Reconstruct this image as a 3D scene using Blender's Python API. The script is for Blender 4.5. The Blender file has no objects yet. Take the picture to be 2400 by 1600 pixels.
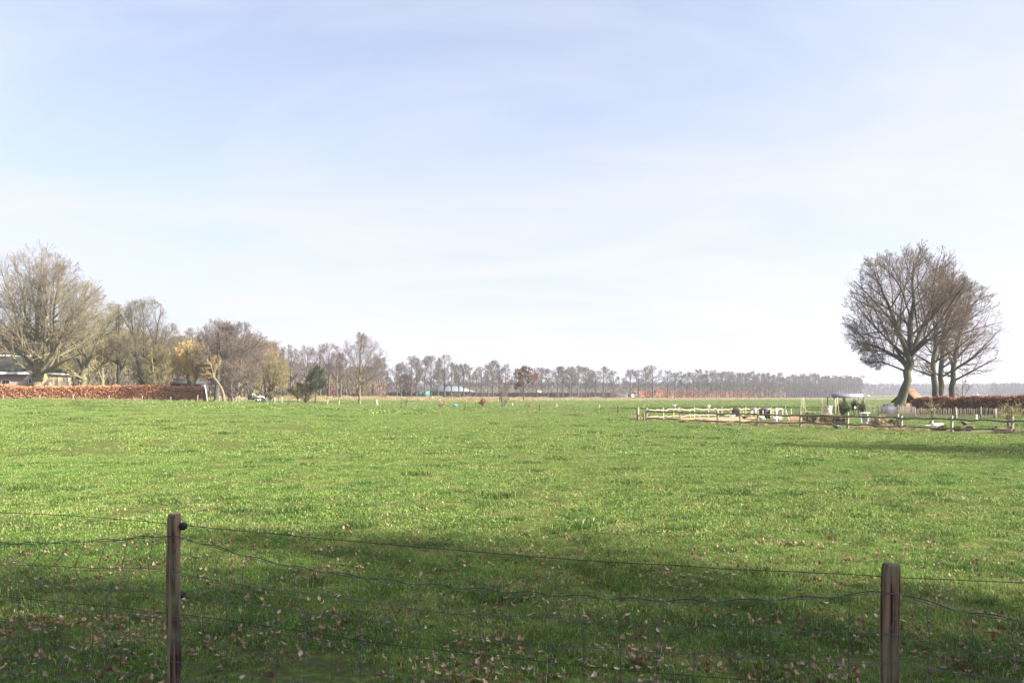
import bpy, math, random
import numpy as np
from mathutils import Matrix, Vector

# ------------------------------------------------------------------ scene, camera, light
S = bpy.context.scene
S.view_settings.view_transform = 'Standard'
S.view_settings.look = 'None'
S.view_settings.gamma = 1.0
S.view_settings.exposure = 2.05
S.render.resolution_x = 1024; S.render.resolution_y = 682
S.cycles.transparent_max_bounces = 12
S.cycles.volume_bounces = 0

F = 1700.0                      # focal length in photo pixels (2400 wide)
HAZE = 0.0004
EYE = np.array([0.0, 0.0, 1.7])
PIT = 0.0; CY = 921.5; ROL = 0.0021
f_ = np.array([0, math.cos(PIT), math.sin(PIT)])
u0 = np.array([0, -math.sin(PIT), math.cos(PIT)]); r0 = np.array([1.0, 0, 0])
UP = u0 * math.cos(ROL) - r0 * math.sin(ROL)
RT = r0 * math.cos(ROL) + u0 * math.sin(ROL)
cam_d = bpy.data.cameras.new('camera'); cam = bpy.data.objects.new('camera', cam_d)
S.collection.objects.link(cam); S.camera = cam
cam_d.sensor_width = 36; cam_d.lens = F / 2400 * 36
cam_d.shift_y = 121.5 / 2400; cam_d.clip_start = 0.05; cam_d.clip_end = 9000
cam.matrix_world = Matrix(((RT[0], UP[0], -f_[0], EYE[0]), (RT[1], UP[1], -f_[1], EYE[1]), (RT[2], UP[2], -f_[2], EYE[2]), (0, 0, 0, 1)))

SUN_EL = math.radians(29); SUN_AZ = math.radians(107)     # azimuth clockwise from +Y (the view direction)
to_sun = Vector((math.sin(SUN_AZ) * math.cos(SUN_EL), math.cos(SUN_AZ) * math.cos(SUN_EL), math.sin(SUN_EL)))
sl = bpy.data.lights.new('sun', 'SUN'); sl.energy = 4.6; sl.angle = math.radians(0.9); sl.color = (1.0, 0.93, 0.82)
so = bpy.data.objects.new('sun', sl); S.collection.objects.link(so)
so.rotation_euler = to_sun.to_track_quat('Z', 'Y').to_euler(); so.location = (60, -20, 60)

W = bpy.data.worlds.new('World'); S.world = W; W.use_nodes = True
nt = W.node_tree; N = nt.nodes; LK = nt.links
for n in list(N): N.remove(n)
def nd(t, **k):
    n = N.new(t)
    for a, b in k.items(): setattr(n, a, b)
    return n
sky = nd('ShaderNodeTexSky', sky_type='NISHITA', sun_disc=False, sun_elevation=SUN_EL, sun_rotation=SUN_AZ,
         altitude=0, air_density=1.0, dust_density=3.0, ozone_density=3.0)
tc = nd('ShaderNodeTexCoord')
# thin high cirrus: stretched noise on the direction of the sky dome
sep = nd('ShaderNodeSeparateXYZ'); LK.new(tc.outputs['Generated'], sep.inputs[0])
zc = nd('ShaderNodeMath', operation='MAXIMUM'); LK.new(sep.outputs[2], zc.inputs[0]); zc.inputs[1].default_value = 0.0
za = nd('ShaderNodeMath', operation='ADD'); LK.new(zc.outputs[0], za.inputs[0]); za.inputs[1].default_value = 0.12
dx = nd('ShaderNodeMath', operation='DIVIDE'); LK.new(sep.outputs[0], dx.inputs[0]); LK.new(za.outputs[0], dx.inputs[1])
dy = nd('ShaderNodeMath', operation='DIVIDE'); LK.new(sep.outputs[1], dy.inputs[0]); LK.new(za.outputs[0], dy.inputs[1])
cmb = nd('ShaderNodeCombineXYZ'); LK.new(dx.outputs[0], cmb.inputs[0]); LK.new(dy.outputs[0], cmb.inputs[1])
mp = nd('ShaderNodeMapping'); mp.inputs['Rotation'].default_value = (0, 0, 0.5); mp.inputs['Scale'].default_value = (0.55, 1.0, 1); mp.inputs['Location'].default_value = (3.1, 1.3, 0)
LK.new(cmb.outputs[0], mp.inputs[0])
n1 = nd('ShaderNodeTexNoise'); n1.inputs['Scale'].default_value = 1.3; n1.inputs['Detail'].default_value = 10; n1.inputs['Roughness'].default_value = 0.58; n1.inputs['Distortion'].default_value = 0.7
LK.new(mp.outputs[0], n1.inputs['Vector'])
cr = nd('ShaderNodeMapRange'); cr.inputs[1].default_value = 0.36; cr.inputs[2].default_value = 0.8; cr.inputs[3].default_value = 0.24; cr.inputs[4].default_value = 0.74
LK.new(n1.outputs[0], cr.inputs[0])
# the veil of thin cloud is seen through a longer path towards the horizon
om = nd('ShaderNodeMath', operation='SUBTRACT'); om.inputs[0].default_value = 1.0; LK.new(zc.outputs[0], om.inputs[1])
pwn = nd('ShaderNodeMath', operation='POWER'); LK.new(om.outputs[0], pwn.inputs[0]); pwn.inputs[1].default_value = 3.0
ml = nd('ShaderNodeMath', operation='MULTIPLY_ADD', use_clamp=True); LK.new(pwn.outputs[0], ml.inputs[0]); ml.inputs[1].default_value = 0.72; LK.new(cr.outputs[0], ml.inputs[2])
mx = nd('ShaderNodeMix', data_type='RGBA'); LK.new(ml.outputs[0], mx.inputs['Factor'])
LK.new(sky.outputs[0], mx.inputs['A']); mx.inputs['B'].default_value = (3.12, 3.14, 3.5, 1)
bg = nd('ShaderNodeBackground'); bg.inputs[1].default_value = 0.072; LK.new(mx.outputs['Result'], bg.inputs[0])
wo = nd('ShaderNodeOutputWorld'); LK.new(bg.outputs[0], wo.inputs[0])

# ------------------------------------------------------------------ helpers
C = S.collection
rng = np.random.default_rng(7)
def ray(px, py): return f_ + RT * ((px - 1200) / F) - UP * ((py - CY) / F)
def at(px, py, Y):
    d = ray(px, py); return EYE + d * (Y / d[1])
def tag(o, label=None, cat=None, group=None, kind=None):
    if label: o['label'] = label
    if cat: o['category'] = cat
    if group: o['group'] = group
    if kind: o['kind'] = kind
    return o
def thing(name, label, cat, loc=(0, 0, 0), rz=0, group=None):
    o = bpy.data.objects.new(name, None); C.objects.link(o); o.location = loc; o.rotation_euler = (0, 0, rz)
    o.empty_display_size = 0.3
    return tag(o, label, cat, group)
def mesh_np(name, V, F4=None, F3=None, smooth=False):
    V = np.asarray(V, dtype=np.float32).reshape(-1, 3)
    F4 = np.zeros((0, 4), np.int32) if F4 is None or len(F4) == 0 else np.asarray(F4, np.int32)
    F3 = np.zeros((0, 3), np.int32) if F3 is None or len(F3) == 0 else np.asarray(F3, np.int32)
    me = bpy.data.meshes.new(name)
    me.vertices.add(len(V)); me.vertices.foreach_set('co', V.ravel())
    nl = F4.size + F3.size; me.loops.add(nl)
    me.loops.foreach_set('vertex_index', np.concatenate([F4.ravel(), F3.ravel()]))
    np_ = len(F4) + len(F3); me.polygons.add(np_)
    st = np.concatenate([np.arange(len(F4)) * 4, len(F4) * 4 + np.arange(len(F3)) * 3])
    me.polygons.foreach_set('loop_start', st.astype(np.int32))
    me.update(calc_edges=True)
    if smooth: me.polygons.foreach_set('use_smooth', np.ones(np_, bool))
    return me
def link(name, me, mat, parent=None):
    o = bpy.data.objects.new(name, me); C.objects.link(o)
    if mat is not None and len(me.materials) == 0: me.materials.append(mat)
    if parent is not None: o.parent = parent
    return o
def copy_tree(o, parent=None):
    c = o.copy(); C.objects.link(c); c.parent = parent
    for ch in o.children: copy_tree(ch, c)
    return c

class MB:
    def __init__(s): s.V = []; s.Q = []; s.T = []; s.n = 0
    def add(s, V, Q=(), T=()):
        V = np.asarray(V, float).reshape(-1, 3); s.V.append(V)
        if len(Q): s.Q.append(np.asarray(Q) + s.n)
        if len(T): s.T.append(np.asarray(T) + s.n)
        s.n += len(V); return s
    def box(s, c, d, rz=0, top=1.0):
        hx, hy, hz = d[0] / 2, d[1] / 2, d[2] / 2
        v = []
        for z, k in ((-hz, 1), (hz, top)):
            for x, y in ((-hx, -hy), (hx, -hy), (hx, hy), (-hx, hy)):
                x2, y2 = x * k, y * k
                v.append((c[0] + x2 * math.cos(rz) - y2 * math.sin(rz), c[1] + x2 * math.sin(rz) + y2 * math.cos(rz), c[2] + z))
        return s.add(v, [(3, 2, 1, 0), (4, 5, 6, 7), (0, 1, 5, 4), (1, 2, 6, 5), (2, 3, 7, 6), (3, 0, 4, 7)])
    def tube(s, P, R, sides=8, cap=True):
        P = np.asarray(P, float)[None]; R = np.broadcast_to(np.asarray(R, float), (1, P.shape[1]))
        V, Q = tubes(P, R, sides); K = P.shape[1]
        T = []
        if cap:
            V = np.concatenate([V, P[0, :1], P[0, -1:]]); a = K * sides; b = a + 1
            for i in range(sides):
                j = (i + 1) % sides
                T += [(a, j, i), (b, (K - 1) * sides + i, (K - 1) * sides + j)]
        return s.add(V, Q, T)
    def beam(s, a, b, w, h=None):
        a = Vector(a); b = Vector(b); h = h or w; d = (b - a).normalized()
        ref = Vector((0, 0, 1)) if abs(d.z) < .9 else Vector((1, 0, 0))
        u = d.cross(ref).normalized() * w / 2; v = u.cross(d).normalized() * h / 2
        p = [a - u - v, a + u - v, a + u + v, a - u + v, b - u - v, b + u - v, b + u + v, b - u + v]
        return s.add([tuple(q) for q in p], [(3, 2, 1, 0), (4, 5, 6, 7), (0, 1, 5, 4), (1, 2, 6, 5), (2, 3, 7, 6), (3, 0, 4, 7)])
    def poly_prism(s, pts, thick):      # pts: list of 3D points of a planar convex outline, extruded by vector thick
        n = len(pts); a = np.array(pts, float); b = a + np.array(thick, float)
        V = np.concatenate([a, b, a.mean(0)[None], b.mean(0)[None]]); Q = []; T = []
        for i in range(n):
            j = (i + 1) % n; Q.append((i, j, n + j, n + i)); T += [(2 * n, j, i), (2 * n + 1, n + i, n + j)]
        return s.add(V, Q, T)
    def build(s, name, mat, parent=None, smooth=False, bevel=0):
        V = np.concatenate(s.V); Q = np.concatenate(s.Q) if s.Q else None; T = np.concatenate(s.T) if s.T else None
        o = link(name, mesh_np(name, V, Q, T, smooth), mat, parent)
        if bevel:
            m = o.modifiers.new('bevel', 'BEVEL'); m.width = bevel; m.segments = 2; m.limit_method = 'ANGLE'
        return o

def tubes(P, R, sides):
    Nn, K, _ = P.shape
    t = np.gradient(P, axis=1); t /= np.linalg.norm(t, axis=2, keepdims=True) + 1e-9
    m = t.mean(1); ref = np.where(np.abs(m[:, 2:3]) < 0.8, np.array([[0, 0, 1.0]]), np.array([[1.0, 0, 0]]))
    u = np.cross(t, ref[:, None, :]); u /= np.linalg.norm(u, axis=2, keepdims=True) + 1e-9
    v = np.cross(t, u)
    a = np.arange(sides) / sides * 2 * math.pi
    V = P[:, :, None, :] + R[:, :, None, None] * (np.cos(a)[None, None, :, None] * u[:, :, None, :] + np.sin(a)[None, None, :, None] * v[:, :, None, :])
    base = (np.arange(Nn) * K * sides)[:, None, None] + (np.arange(K - 1) * sides)[None, :, None]
    i = np.arange(sides)[None, None, :]; j = (i + 1) % sides
    Q = np.stack([base + i, base + j, base + sides + j, base + sides + i], -1).reshape(-1, 4)
    return V.reshape(-1, 3), Q

def vnoise(x, y, scale, seed=0):    # smooth value noise made of sines
    r = np.random.default_rng(seed); o = 0
    for k in range(6):
        a = r.uniform(0, 6.28); fq = r.uniform(.6, 1.8) / scale * 6.28; p = r.uniform(0, 6.28)
        o = o + np.sin((x * math.cos(a) + y * math.sin(a)) * fq + p + 1.3 * np.sin((x * math.sin(a) - y * math.cos(a)) * fq * .7 + p * 2))
    return o / 6 * 1.6

# materials -------------------------------------------------------
def mat_new(name):
    m = bpy.data.materials.new(name); m.use_nodes = True
    return m, m.node_tree.nodes, m.node_tree.links, m.node_tree.nodes['Principled BSDF']
def M(name, c1, c2=None, scale=5, rough=.85, stretch=(1, 1, 1), bump=0, detail=6, lo=.35, hi=.65, var=0, coord='Object', translucent=0, metal=0, c3=None, scale3=1):
    m, n, l, b = mat_new(name)
    b.inputs['Roughness'].default_value = rough; b.inputs['Metallic'].default_value = metal
    b.inputs['Specular IOR Level'].default_value = .25
    if c2 is None: c2 = tuple(v * .75 for v in c1)
    if coord == 'World': src = n.new('ShaderNodeNewGeometry').outputs['Position']
    else: src = n.new('ShaderNodeTexCoord').outputs[coord]
    mpn = n.new('ShaderNodeMapping'); mpn.inputs['Scale'].default_value = stretch; l.new(src, mpn.inputs[0])
    no = n.new('ShaderNodeTexNoise'); no.inputs['Scale'].default_value = scale; no.inputs['Detail'].default_value = detail; no.inputs['Roughness'].default_value = .6
    l.new(mpn.outputs[0], no.inputs['Vector'])
    mr = n.new('ShaderNodeMapRange'); mr.inputs[1].default_value = lo; mr.inputs[2].default_value = hi; l.new(no.outputs[0], mr.inputs[0])
    mi = n.new('ShaderNodeMix'); mi.data_type = 'RGBA'; l.new(mr.outputs[0], mi.inputs['Factor'])
    mi.inputs['A'].default_value = (*c1, 1); mi.inputs['B'].default_value = (*c2, 1); col = mi.outputs['Result']
    if c3 is not None:
        n3 = n.new('ShaderNodeTexNoise'); n3.inputs['Scale'].default_value = scale3; n3.inputs['Detail'].default_value = 5; l.new(src, n3.inputs['Vector'])
        m3 = n.new('ShaderNodeMapRange'); m3.inputs[1].default_value = .45; m3.inputs[2].default_value = .68; l.new(n3.outputs[0], m3.inputs[0])
        mi3 = n.new('ShaderNodeMix'); mi3.data_type = 'RGBA'; l.new(m3.outputs[0], mi3.inputs['Factor']); l.new(col, mi3.inputs['A']); mi3.inputs['B'].default_value = (*c3, 1); col = mi3.outputs['Result']
    if var:
        oi = n.new('ShaderNodeObjectInfo'); hs = n.new('ShaderNodeHueSaturation')
        a = n.new('ShaderNodeMapRange'); a.inputs[3].default_value = 1 - var; a.inputs[4].default_value = 1 + var; l.new(oi.outputs['Random'], a.inputs[0])
        l.new(a.outputs[0], hs.inputs['Value']); l.new(col, hs.inputs['Color']); col = hs.outputs[0]
    l.new(col, b.inputs['Base Color'])
    if bump:
        bp = n.new('ShaderNodeBump'); bp.inputs['Strength'].default_value = bump; bp.inputs['Distance'].default_value = .02
        l.new(no.outputs[0], bp.inputs['Height']); l.new(bp.outputs[0], b.inputs['Normal'])
    if translucent:
        tr = n.new('ShaderNodeBsdfTranslucent'); l.new(col, tr.inputs[0]); ms = n.new('ShaderNodeMixShader'); ms.inputs[0].default_value = translucent
        out = n['Material Output']; l.new(b.outputs[0], ms.inputs[1]); l.new(tr.outputs[0], ms.inputs[2]); l.new(ms.outputs[0], out.inputs['Surface'])
    return m
# ------------------------------------------------------------------ terrain
CP = []
for px, py, Y in [(0, 937, 88), (480, 940, 90), (-700, 934, 92), (545, 943, 96), (600, 942, 118), (698, 943, 108), (845, 947, 120), (1180, 954, 92), (1130, 952, 95),
                  (1264, 962, 72), (940, 956, 80), (1448, 966, 66), (1000, 940, 152), (1230, 939, 165), (0, 926, 125), (300, 926, 160), (600, 930, 165), (780, 929, 185),
                  (960, 931, 232), (1280, 931, 300), (1500, 931.5, 330), (1700, 931.5, 371), (2000, 931.5, 490), (1513, 986, 49.5), (1682, 994.5, 46.1),
                  (1987, 1004, 41), (2350, 1015, 36), (2110, 962, 75), (2390, 965, 62), (1792, 974, 60), (2700, 960, 62), (2060, 925.5, 850), (2340, 928, 700), (200, 925, 400), (1200, 925, 600), (1700, 928, 600),
                  (1500, 940, 180), (1900, 940, 190), (2200, 940, 200), (1700, 950, 100)]:
    p = at(px, py, Y); CP.append((p[0], p[1], p[2]))
for a in (-80, -45, -20, 0, 20, 45, 80):
    for r, z in ((4, 0), (8, -.02), (16, -.12), (28, -.22)):
        CP.append((r * math.sin(math.radians(a)), r * math.cos(math.radians(a)), z))
for a in (-80, -50, -25, 0, 25, 50, 80):
    CP.append((2800 * math.sin(math.radians(a)), 2800 * math.cos(math.radians(a)), 0.2))
CP = np.array(CP)
def _uv(x, y):
    r = np.maximum(np.hypot(x, y), 1.5); s = np.clip(x / r, -.85, .85)
    return np.stack([s * 2.2, np.log(r)], -1)
_cu = _uv(CP[:, 0], CP[:, 1])
def _k(d): return np.where(d > 1e-9, d * d * np.log(d + 1e-12), 0)
_n = len(CP); _A = np.zeros((_n + 3, _n + 3)); _A[:_n, :_n] = _k(np.linalg.norm(_cu[:, None] - _cu[None], axis=2)) + np.eye(_n) * .02
_A[:_n, _n] = 1; _A[:_n, _n + 1:] = _cu; _A[_n, :_n] = 1; _A[_n + 1:, :_n] = _cu.T
_w = np.linalg.solve(_A, np.concatenate([CP[:, 2], np.zeros(3)]))
def zt(x, y):
    x = np.asarray(x, float); y = np.asarray(y, float); sh = x.shape
    q = _uv(x.ravel(), y.ravel()); d = np.linalg.norm(q[:, None] - _cu[None], axis=2)
    z = _k(d) @ _w[:_n] + _w[_n] + q @ _w[_n + 1:]
    xx = x.ravel(); yy = y.ravel(); r = np.hypot(xx, yy)
    z = z + np.clip(r / 12, 0, 1) * .03 * vnoise(xx, yy, 9, 3) * (r < 300)
    # shallow ditch between the two fields
    dc = DITCH(xx); z = z - .38 * np.exp(-((yy - dc) / 1.6) ** 2) * np.clip((xx + 26) / 10, 0, 1) * np.clip((26 - xx) / 6, 0, 1)
    return z.reshape(sh)
def DITCH(x): return 76 - .32 * x
def gz(x, y): return float(zt(np.array([x]), np.array([y]))[0])
def G(px, Y, py=930):
    p = at(px, py, Y); return (p[0], Y, gz(p[0], Y))
def hgt(px, py, Y):            # height above ground of a photo point at depth Y
    p = at(px, py, Y); return p[2] - gz(p[0], Y)
def meet(px, P0, d):          # where the vertical plane through P0 along d (2D) meets photo column px
    e = ray(px, 960); ex, ey = e[0], e[1]
    det = ex * (-d[1]) + d[0] * ey
    t = (P0[0] * (-d[1]) + d[0] * P0[1]) / det
    return (ex * t, ey * t)

DRY = lambda x, y: None
def dry_mask(x, y):            # tan unmown strips (0..1)
    u = x / np.maximum(y, 1) * F + 1200
    n = vnoise(x, y, 14, 5) * 6
    lo = 150 + np.clip((u - 1200) / 900, 0, 1.4) * 130; hi = lo + 50 + np.clip((u - 1200) / 900, 0, 1) * 60
    m = np.clip((y - lo + n) / 4, 0, 1) * np.clip((hi + n - y) / 7, 0, 1) * (u > 520)
    m2 = np.clip((y - 190) / 6, 0, 1) * np.clip((300 - y) / 20, 0, 1) * .45 * (u < 1500)
    m3 = np.clip((y - 124 + n) / 4, 0, 1) * np.clip((150 + n - y) / 4, 0, 1) * (u > 480) * (u < 780) * .9
    # verge below the orange hedge
    m4 = np.clip((y - 93.5 + n * .3) / 1.5, 0, 1) * np.clip((103 - y) / 2, 0, 1) * (u < 560) * .55
    # unmown verge along the rail fence and bare soil of the chicken run
    d = (y - (49.5 - .93 * (x - 9.2)))
    m5 = np.clip((d + .9 + n * .1) / .8, 0, 1) * np.clip((6 - d) / 3, 0, 1) * (x > 8.6) * .7
    return np.clip(np.maximum.reduce([m, m2, m3, m4, m5]), 0, 1)

# ground mesh: rings around the camera, spacing growing with distance
ang = np.concatenate([np.linspace(-48, 48, 420), np.linspace(52, 308, 66)]) * math.pi / 180
rad = np.concatenate([[0.4], np.exp(np.linspace(math.log(1.2), math.log(3400), 520))])
AA, RR = np.meshgrid(ang, rad); X = RR * np.sin(AA); Yg = RR * np.cos(AA)
Z = zt(X.ravel(), Yg.ravel()).reshape(X.shape)
nA = len(ang); nR = len(rad)
V = np.stack([X, Yg, Z], -1).reshape(-1, 3)
i = np.arange(nR - 1)[:, None] * nA; j = np.arange(nA)[None]; j2 = (j + 1) % nA
Q = np.stack([i + j, i + nA + j, i + nA + j2, i + j2], -1).reshape(-1, 4)
V = np.concatenate([V, [[0, 0, V[0, 2]]]]); T = [(len(V) - 1, k, (k + 1) % nA) for k in range(nA)]
gm = mesh_np('ground', V, Q, T, smooth=True)
at_ = gm.attributes.new('dry', 'FLOAT', 'POINT'); at_.data.foreach_set('value', dry_mask(V[:, 0], V[:, 1]).astype(np.float32))

def grass_color(n, l, dryfac=None):
    """turf colour from world position: lush, yellowish and straw patches"""
    g = n.new('ShaderNodeNewGeometry').outputs['Position']
    def noise(sc, det, rough=.6, st=None):
        t = n.new('ShaderNodeTexNoise'); t.inputs['Scale'].default_value = sc; t.inputs['Detail'].default_value = det; t.inputs['Roughness'].default_value = rough
        if st:
            mpp = n.new('ShaderNodeMapping'); mpp.inputs['Scale'].default_value = st; l.new(g, mpp.inputs[0]); l.new(mpp.outputs[0], t.inputs['Vector'])
        else: l.new(g, t.inputs['Vector'])
        return t.outputs[0]
    def mixc(fac, a, b, lo, hi, mxv=1.0):
        mr = n.new('ShaderNodeMapRange'); mr.inputs[1].default_value = lo; mr.inputs[2].default_value = hi; mr.inputs[4].default_value = mxv; l.new(fac, mr.inputs[0])
        m = n.new('ShaderNodeMix'); m.data_type = 'RGBA'; l.new(mr.outputs[0], m.inputs['Factor'])
        for k, c in (('A', a), ('B', b)):
            if isinstance(c, tuple): m.inputs[k].default_value = (*c, 1)
            else: l.new(c, m.inputs[k])
        return m.outputs['Result']
    c = mixc(noise(.9, 6), (.086, .178, .032), (.160, .268, .050), .38, .62)
    c = mixc(noise(.09, 5), c, (.18, .235, .055), .42, .66, .65)
    c = mixc(noise(.8, 7, .7, (1, 1.5, 1)), c, (.28, .265, .105), .49, .68, .72)
    c = mixc(noise(5.0, 5), c, (.06, .10, .022), .48, .66, .7)
    if dryfac is not None: c = mixc(dryfac, c, (.36, .28, .16), 0, 1, .95)
    return c, mixc, noise

gmat, n, l, b = mat_new('turf_ground'); b.inputs['Roughness'].default_value = 1; b.inputs['Specular IOR Level'].default_value = 0
att = n.new('ShaderNodeAttribute'); att.attribute_name = 'dry'
c, mixc, noise = grass_color(n, l, att.outputs['Fac'])
c = mixc(noise(14, 6), c, (.07, .06, .03), .25, .55, .85)
l.new(c, b.inputs['Base Color'])
bp = n.new('ShaderNodeBump'); bp.inputs['Strength'].default_value = .6; bp.inputs['Distance'].default_value = .06
l.new(noise(6, 8, .7), bp.inputs['Height']); l.new(bp.outputs[0], b.inputs['Normal'])
ground = link('ground', gm, gmat); tag(ground, 'wide green pasture with short worn turf and straw patches', 'ground', None, 'structure')

# ------------------------------------------------------------------ grass and leaves (scattered stuff)
def scatter(name, pts, rot, scl, idx, protos, label, cat, tilt=None):
    me = bpy.data.meshes.new(name); me.vertices.add(len(pts)); me.vertices.foreach_set('co', np.asarray(pts, np.float32).ravel())
    for nm, ty, v in (('rz', 'FLOAT', rot), ('sc', 'FLOAT', scl), ('ix', 'INT', idx), ('tx', 'FLOAT', np.zeros(len(pts)) if tilt is None else tilt)):
        a = me.attributes.new(nm, ty, 'POINT'); a.data.foreach_set('value', np.asarray(v, np.float32 if ty == 'FLOAT' else np.int32))
    o = link(name, me, None); tag(o, label, cat, None, 'stuff')
    col = bpy.data.collections.new(name + '_sources')
    for i, p in enumerate(protos):
        q = bpy.data.objects.new('%s_blades_%02d' % (name, i), p); col.objects.link(q)
    ng = bpy.data.node_groups.new(name + '_scatter', 'GeometryNodeTree')
    ng.interface.new_socket('Geometry', in_out='INPUT', socket_type='NodeSocketGeometry'); ng.interface.new_socket('Geometry', in_out='OUTPUT', socket_type='NodeSocketGeometry')
    n = ng.nodes; l = ng.links
    gi = n.new('NodeGroupInput'); go = n.new('NodeGroupOutput'); ip = n.new('GeometryNodeInstanceOnPoints')
    ci = n.new('GeometryNodeCollectionInfo'); ci.inputs['Collection'].default_value = col; ci.inputs['Separate Children'].default_value = True; ci.inputs['Reset Children'].default_value = True
    def na(nm, ty='FLOAT'):
        q = n.new('GeometryNodeInputNamedAttribute'); q.data_type = ty; q.inputs['Name'].default_value = nm; return q.outputs['Attribute']
    cx = n.new('ShaderNodeCombineXYZ'); l.new(na('tx'), cx.inputs[0]); l.new(na('rz'), cx.inputs[2])
    mp_ = n.new('GeometryNodeMeshToPoints'); l.new(gi.outputs[0], mp_.inputs[0]); l.new(mp_.outputs[0], ip.inputs['Points'])
    l.new(ci.outputs[0], ip.inputs['Instance']); ip.inputs['Pick Instance'].default_value = True; l.new(na('ix', 'INT'), ip.inputs['Instance Index'])
    l.new(cx.outputs[0], ip.inputs['Rotation']); l.new(na('sc'), ip.inputs['Scale']); l.new(ip.outputs[0], go.inputs[0])
    md = o.modifiers.new('scatter', 'NODES'); md.node_group = ng
    return o

def blades_mesh(name, nb, R, h0, h1, w, lean, seed, mat, clump=0.0):
    r = np.random.default_rng(seed)
    a = r.uniform(0, 6.283, nb); q = R * np.sqrt(r.uniform(0, 1, nb))
    bx = q * np.cos(a); by = q * np.sin(a)
    if clump:
        k = max(3, int(nb / 40)); cc = r.integers(0, k, nb); ca = r.uniform(0, 6.283, k); cq = R * np.sqrt(r.uniform(0, 1, k))
        bx = bx * (1 - clump) + clump * (cq * np.cos(ca))[cc]; by = by * (1 - clump) + clump * (cq * np.sin(ca))[cc]
    h = r.uniform(h0, h1, nb) * (1 - .3 * (q / R) ** 2); yaw = r.uniform(0, 6.283, nb); la = r.uniform(0, 6.283, nb); ln = np.abs(r.normal(0, lean, nb)) * h
    wx = np.cos(yaw) * w / 2 * r.uniform(.6, 1.4, nb); wy = np.sin(yaw) * w / 2 * r.uniform(.6, 1.4, nb)
    lx = np.cos(la) * ln; ly = np.sin(la) * ln
    z = np.zeros(nb) - .012
    P = [(bx - wx, by - wy, z), (bx + wx, by + wy, z), (bx + wx * .8 + lx * .35, by + wy * .8 + ly * .35, h * .6), (bx - wx * .8 + lx * .35, by - wy * .8 + ly * .35, h * .6), (bx + lx, by + ly, h * (1 - .2 * np.minimum(ln / h, 1)))]
    V = np.stack([np.stack(p, -1) for p in P], 1).reshape(-1, 3); b = np.arange(nb)[:, None] * 5
    me = mesh_np(name, V, b + np.array([[0, 1, 2, 3]]), b + np.array([[3, 2, 4]])); me.materials.append(mat)
    q = me.attributes.new('bl', 'FLOAT', 'POINT'); q.data.foreach_set('value', np.repeat(r.uniform(0, 1, nb), 5).astype(np.float32))
    return me
def at_lush(n):
    v = n.new('ShaderNodeValue'); v.outputs[0].default_value = 1.0; return v.outputs[0]
def blade_mat(name, dry=0.0, lush=False):
    m, n, l, b = mat_new(name); b.inputs['Roughness'].default_value = .6; b.inputs['Specular IOR Level'].default_value = .25
    if dry:
        v = n.new('ShaderNodeValue'); v.outputs[0].default_value = dry; c, mixc, noise = grass_color(n, l, v.outputs[0])
    else:
        c, mixc, noise = grass_color(n, l)
        c = mixc(noise(60, 2), c, (.26, .27, .10), .6, .7, .4)
    if lush: c = mixc(at_lush(n), c, (.055, .115, .022), 0, 1, .72)
    at2 = n.new('ShaderNodeAttribute'); at2.attribute_name = 'bl'
    c = mixc(at2.outputs['Fac'], c, (.34, .33, .15), .9, .94, .7)
    mv = n.new('ShaderNodeMapRange'); mv.inputs[2].default_value = .85; mv.inputs[3].default_value = .5; mv.inputs[4].default_value = 1.45; l.new(at2.outputs['Fac'], mv.inputs[0])
    hv = n.new('ShaderNodeHueSaturation'); l.new(mv.outputs[0], hv.inputs['Value']); l.new(c, hv.inputs['Color']); c = hv.outputs[0]
    l.new(c, b.inputs['Base Color'])
    tr = n.new('ShaderNodeBsdfTranslucent'); l.new(c, tr.inputs[0]); ms = n.new('ShaderNodeMixShader'); ms.inputs[0].default_value = .35
    l.new(b.outputs[0], ms.inputs[1]); l.new(tr.outputs[0], ms.inputs[2]); l.new(ms.outputs[0], n['Material Output'].inputs['Surface'])
    return m
gm1 = blade_mat('grass_blade'); gm2 = blade_mat('dry_blade', .9)

def frustum_pts(y0, y1, dens, r, side=1.12, extra=1.0, per_m2=None):
    """random points on the ground between two depths over the visible width (plus margin)"""
    k = .706 * side; area = k * (y1 ** 2 - y0 ** 2) + 2 * extra * (y1 - y0); cnt = int(area * dens)
    y = np.sqrt(r.uniform(y0 ** 2, y1 ** 2, cnt)); x = r.uniform(-1, 1, cnt) * (k * y + extra)
    return x, y
def scat_grass(name, bands, label):
    P = []; RZ = []; SC = []; IX = []; protos = []; r = np.random.default_rng(hash(name) % 999 if False else 11)
    for (y0, y1, dens, mk, sc0, filt) in bands:
        x, y = frustum_pts(y0, y1, dens, r)
        if filt is not None:
            f = filt(x, y, r); x = x[f]; y = y[f]
        base = len(protos); protos += mk
        cl = vnoise(x, y, 1.4, 8)
        sc = sc0 * np.clip(1 + .42 * cl + .2 * vnoise(x, y, .45, 18), .8, 1.9) * r.uniform(.8, 1.2, len(x))
        P.append(np.stack([x, y, zt(x, y)], -1)); RZ.append(r.uniform(0, 6.283, len(x))); SC.append(sc); IX.append(base + r.integers(0, len(mk), len(x)))
    return scatter(name, np.concatenate(P), np.concatenate(RZ), np.concatenate(SC), np.concatenate(IX), protos, label, 'grass')
pA = [blades_mesh('near_turf', 620, .26, .010, .046, .0040, 1.3, 20 + i, gm1, .25) for i in range(5)]
gm3 = blade_mat('tussock_blade', 0, True)
pT = [blades_mesh('tussock', 190, .13, .03, .095, .0045, .9, 40 + i, gm3) for i in range(4)]
pU = [blades_mesh('low_clump', 260, .34, .03, .10, .012, 1.0, 140 + i, gm3, .3) for i in range(4)]
pV = [blades_mesh('far_clump', 260, .9, .04, .13, .035, 1.0, 150 + i, gm3, .3) for i in range(4)]
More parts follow.
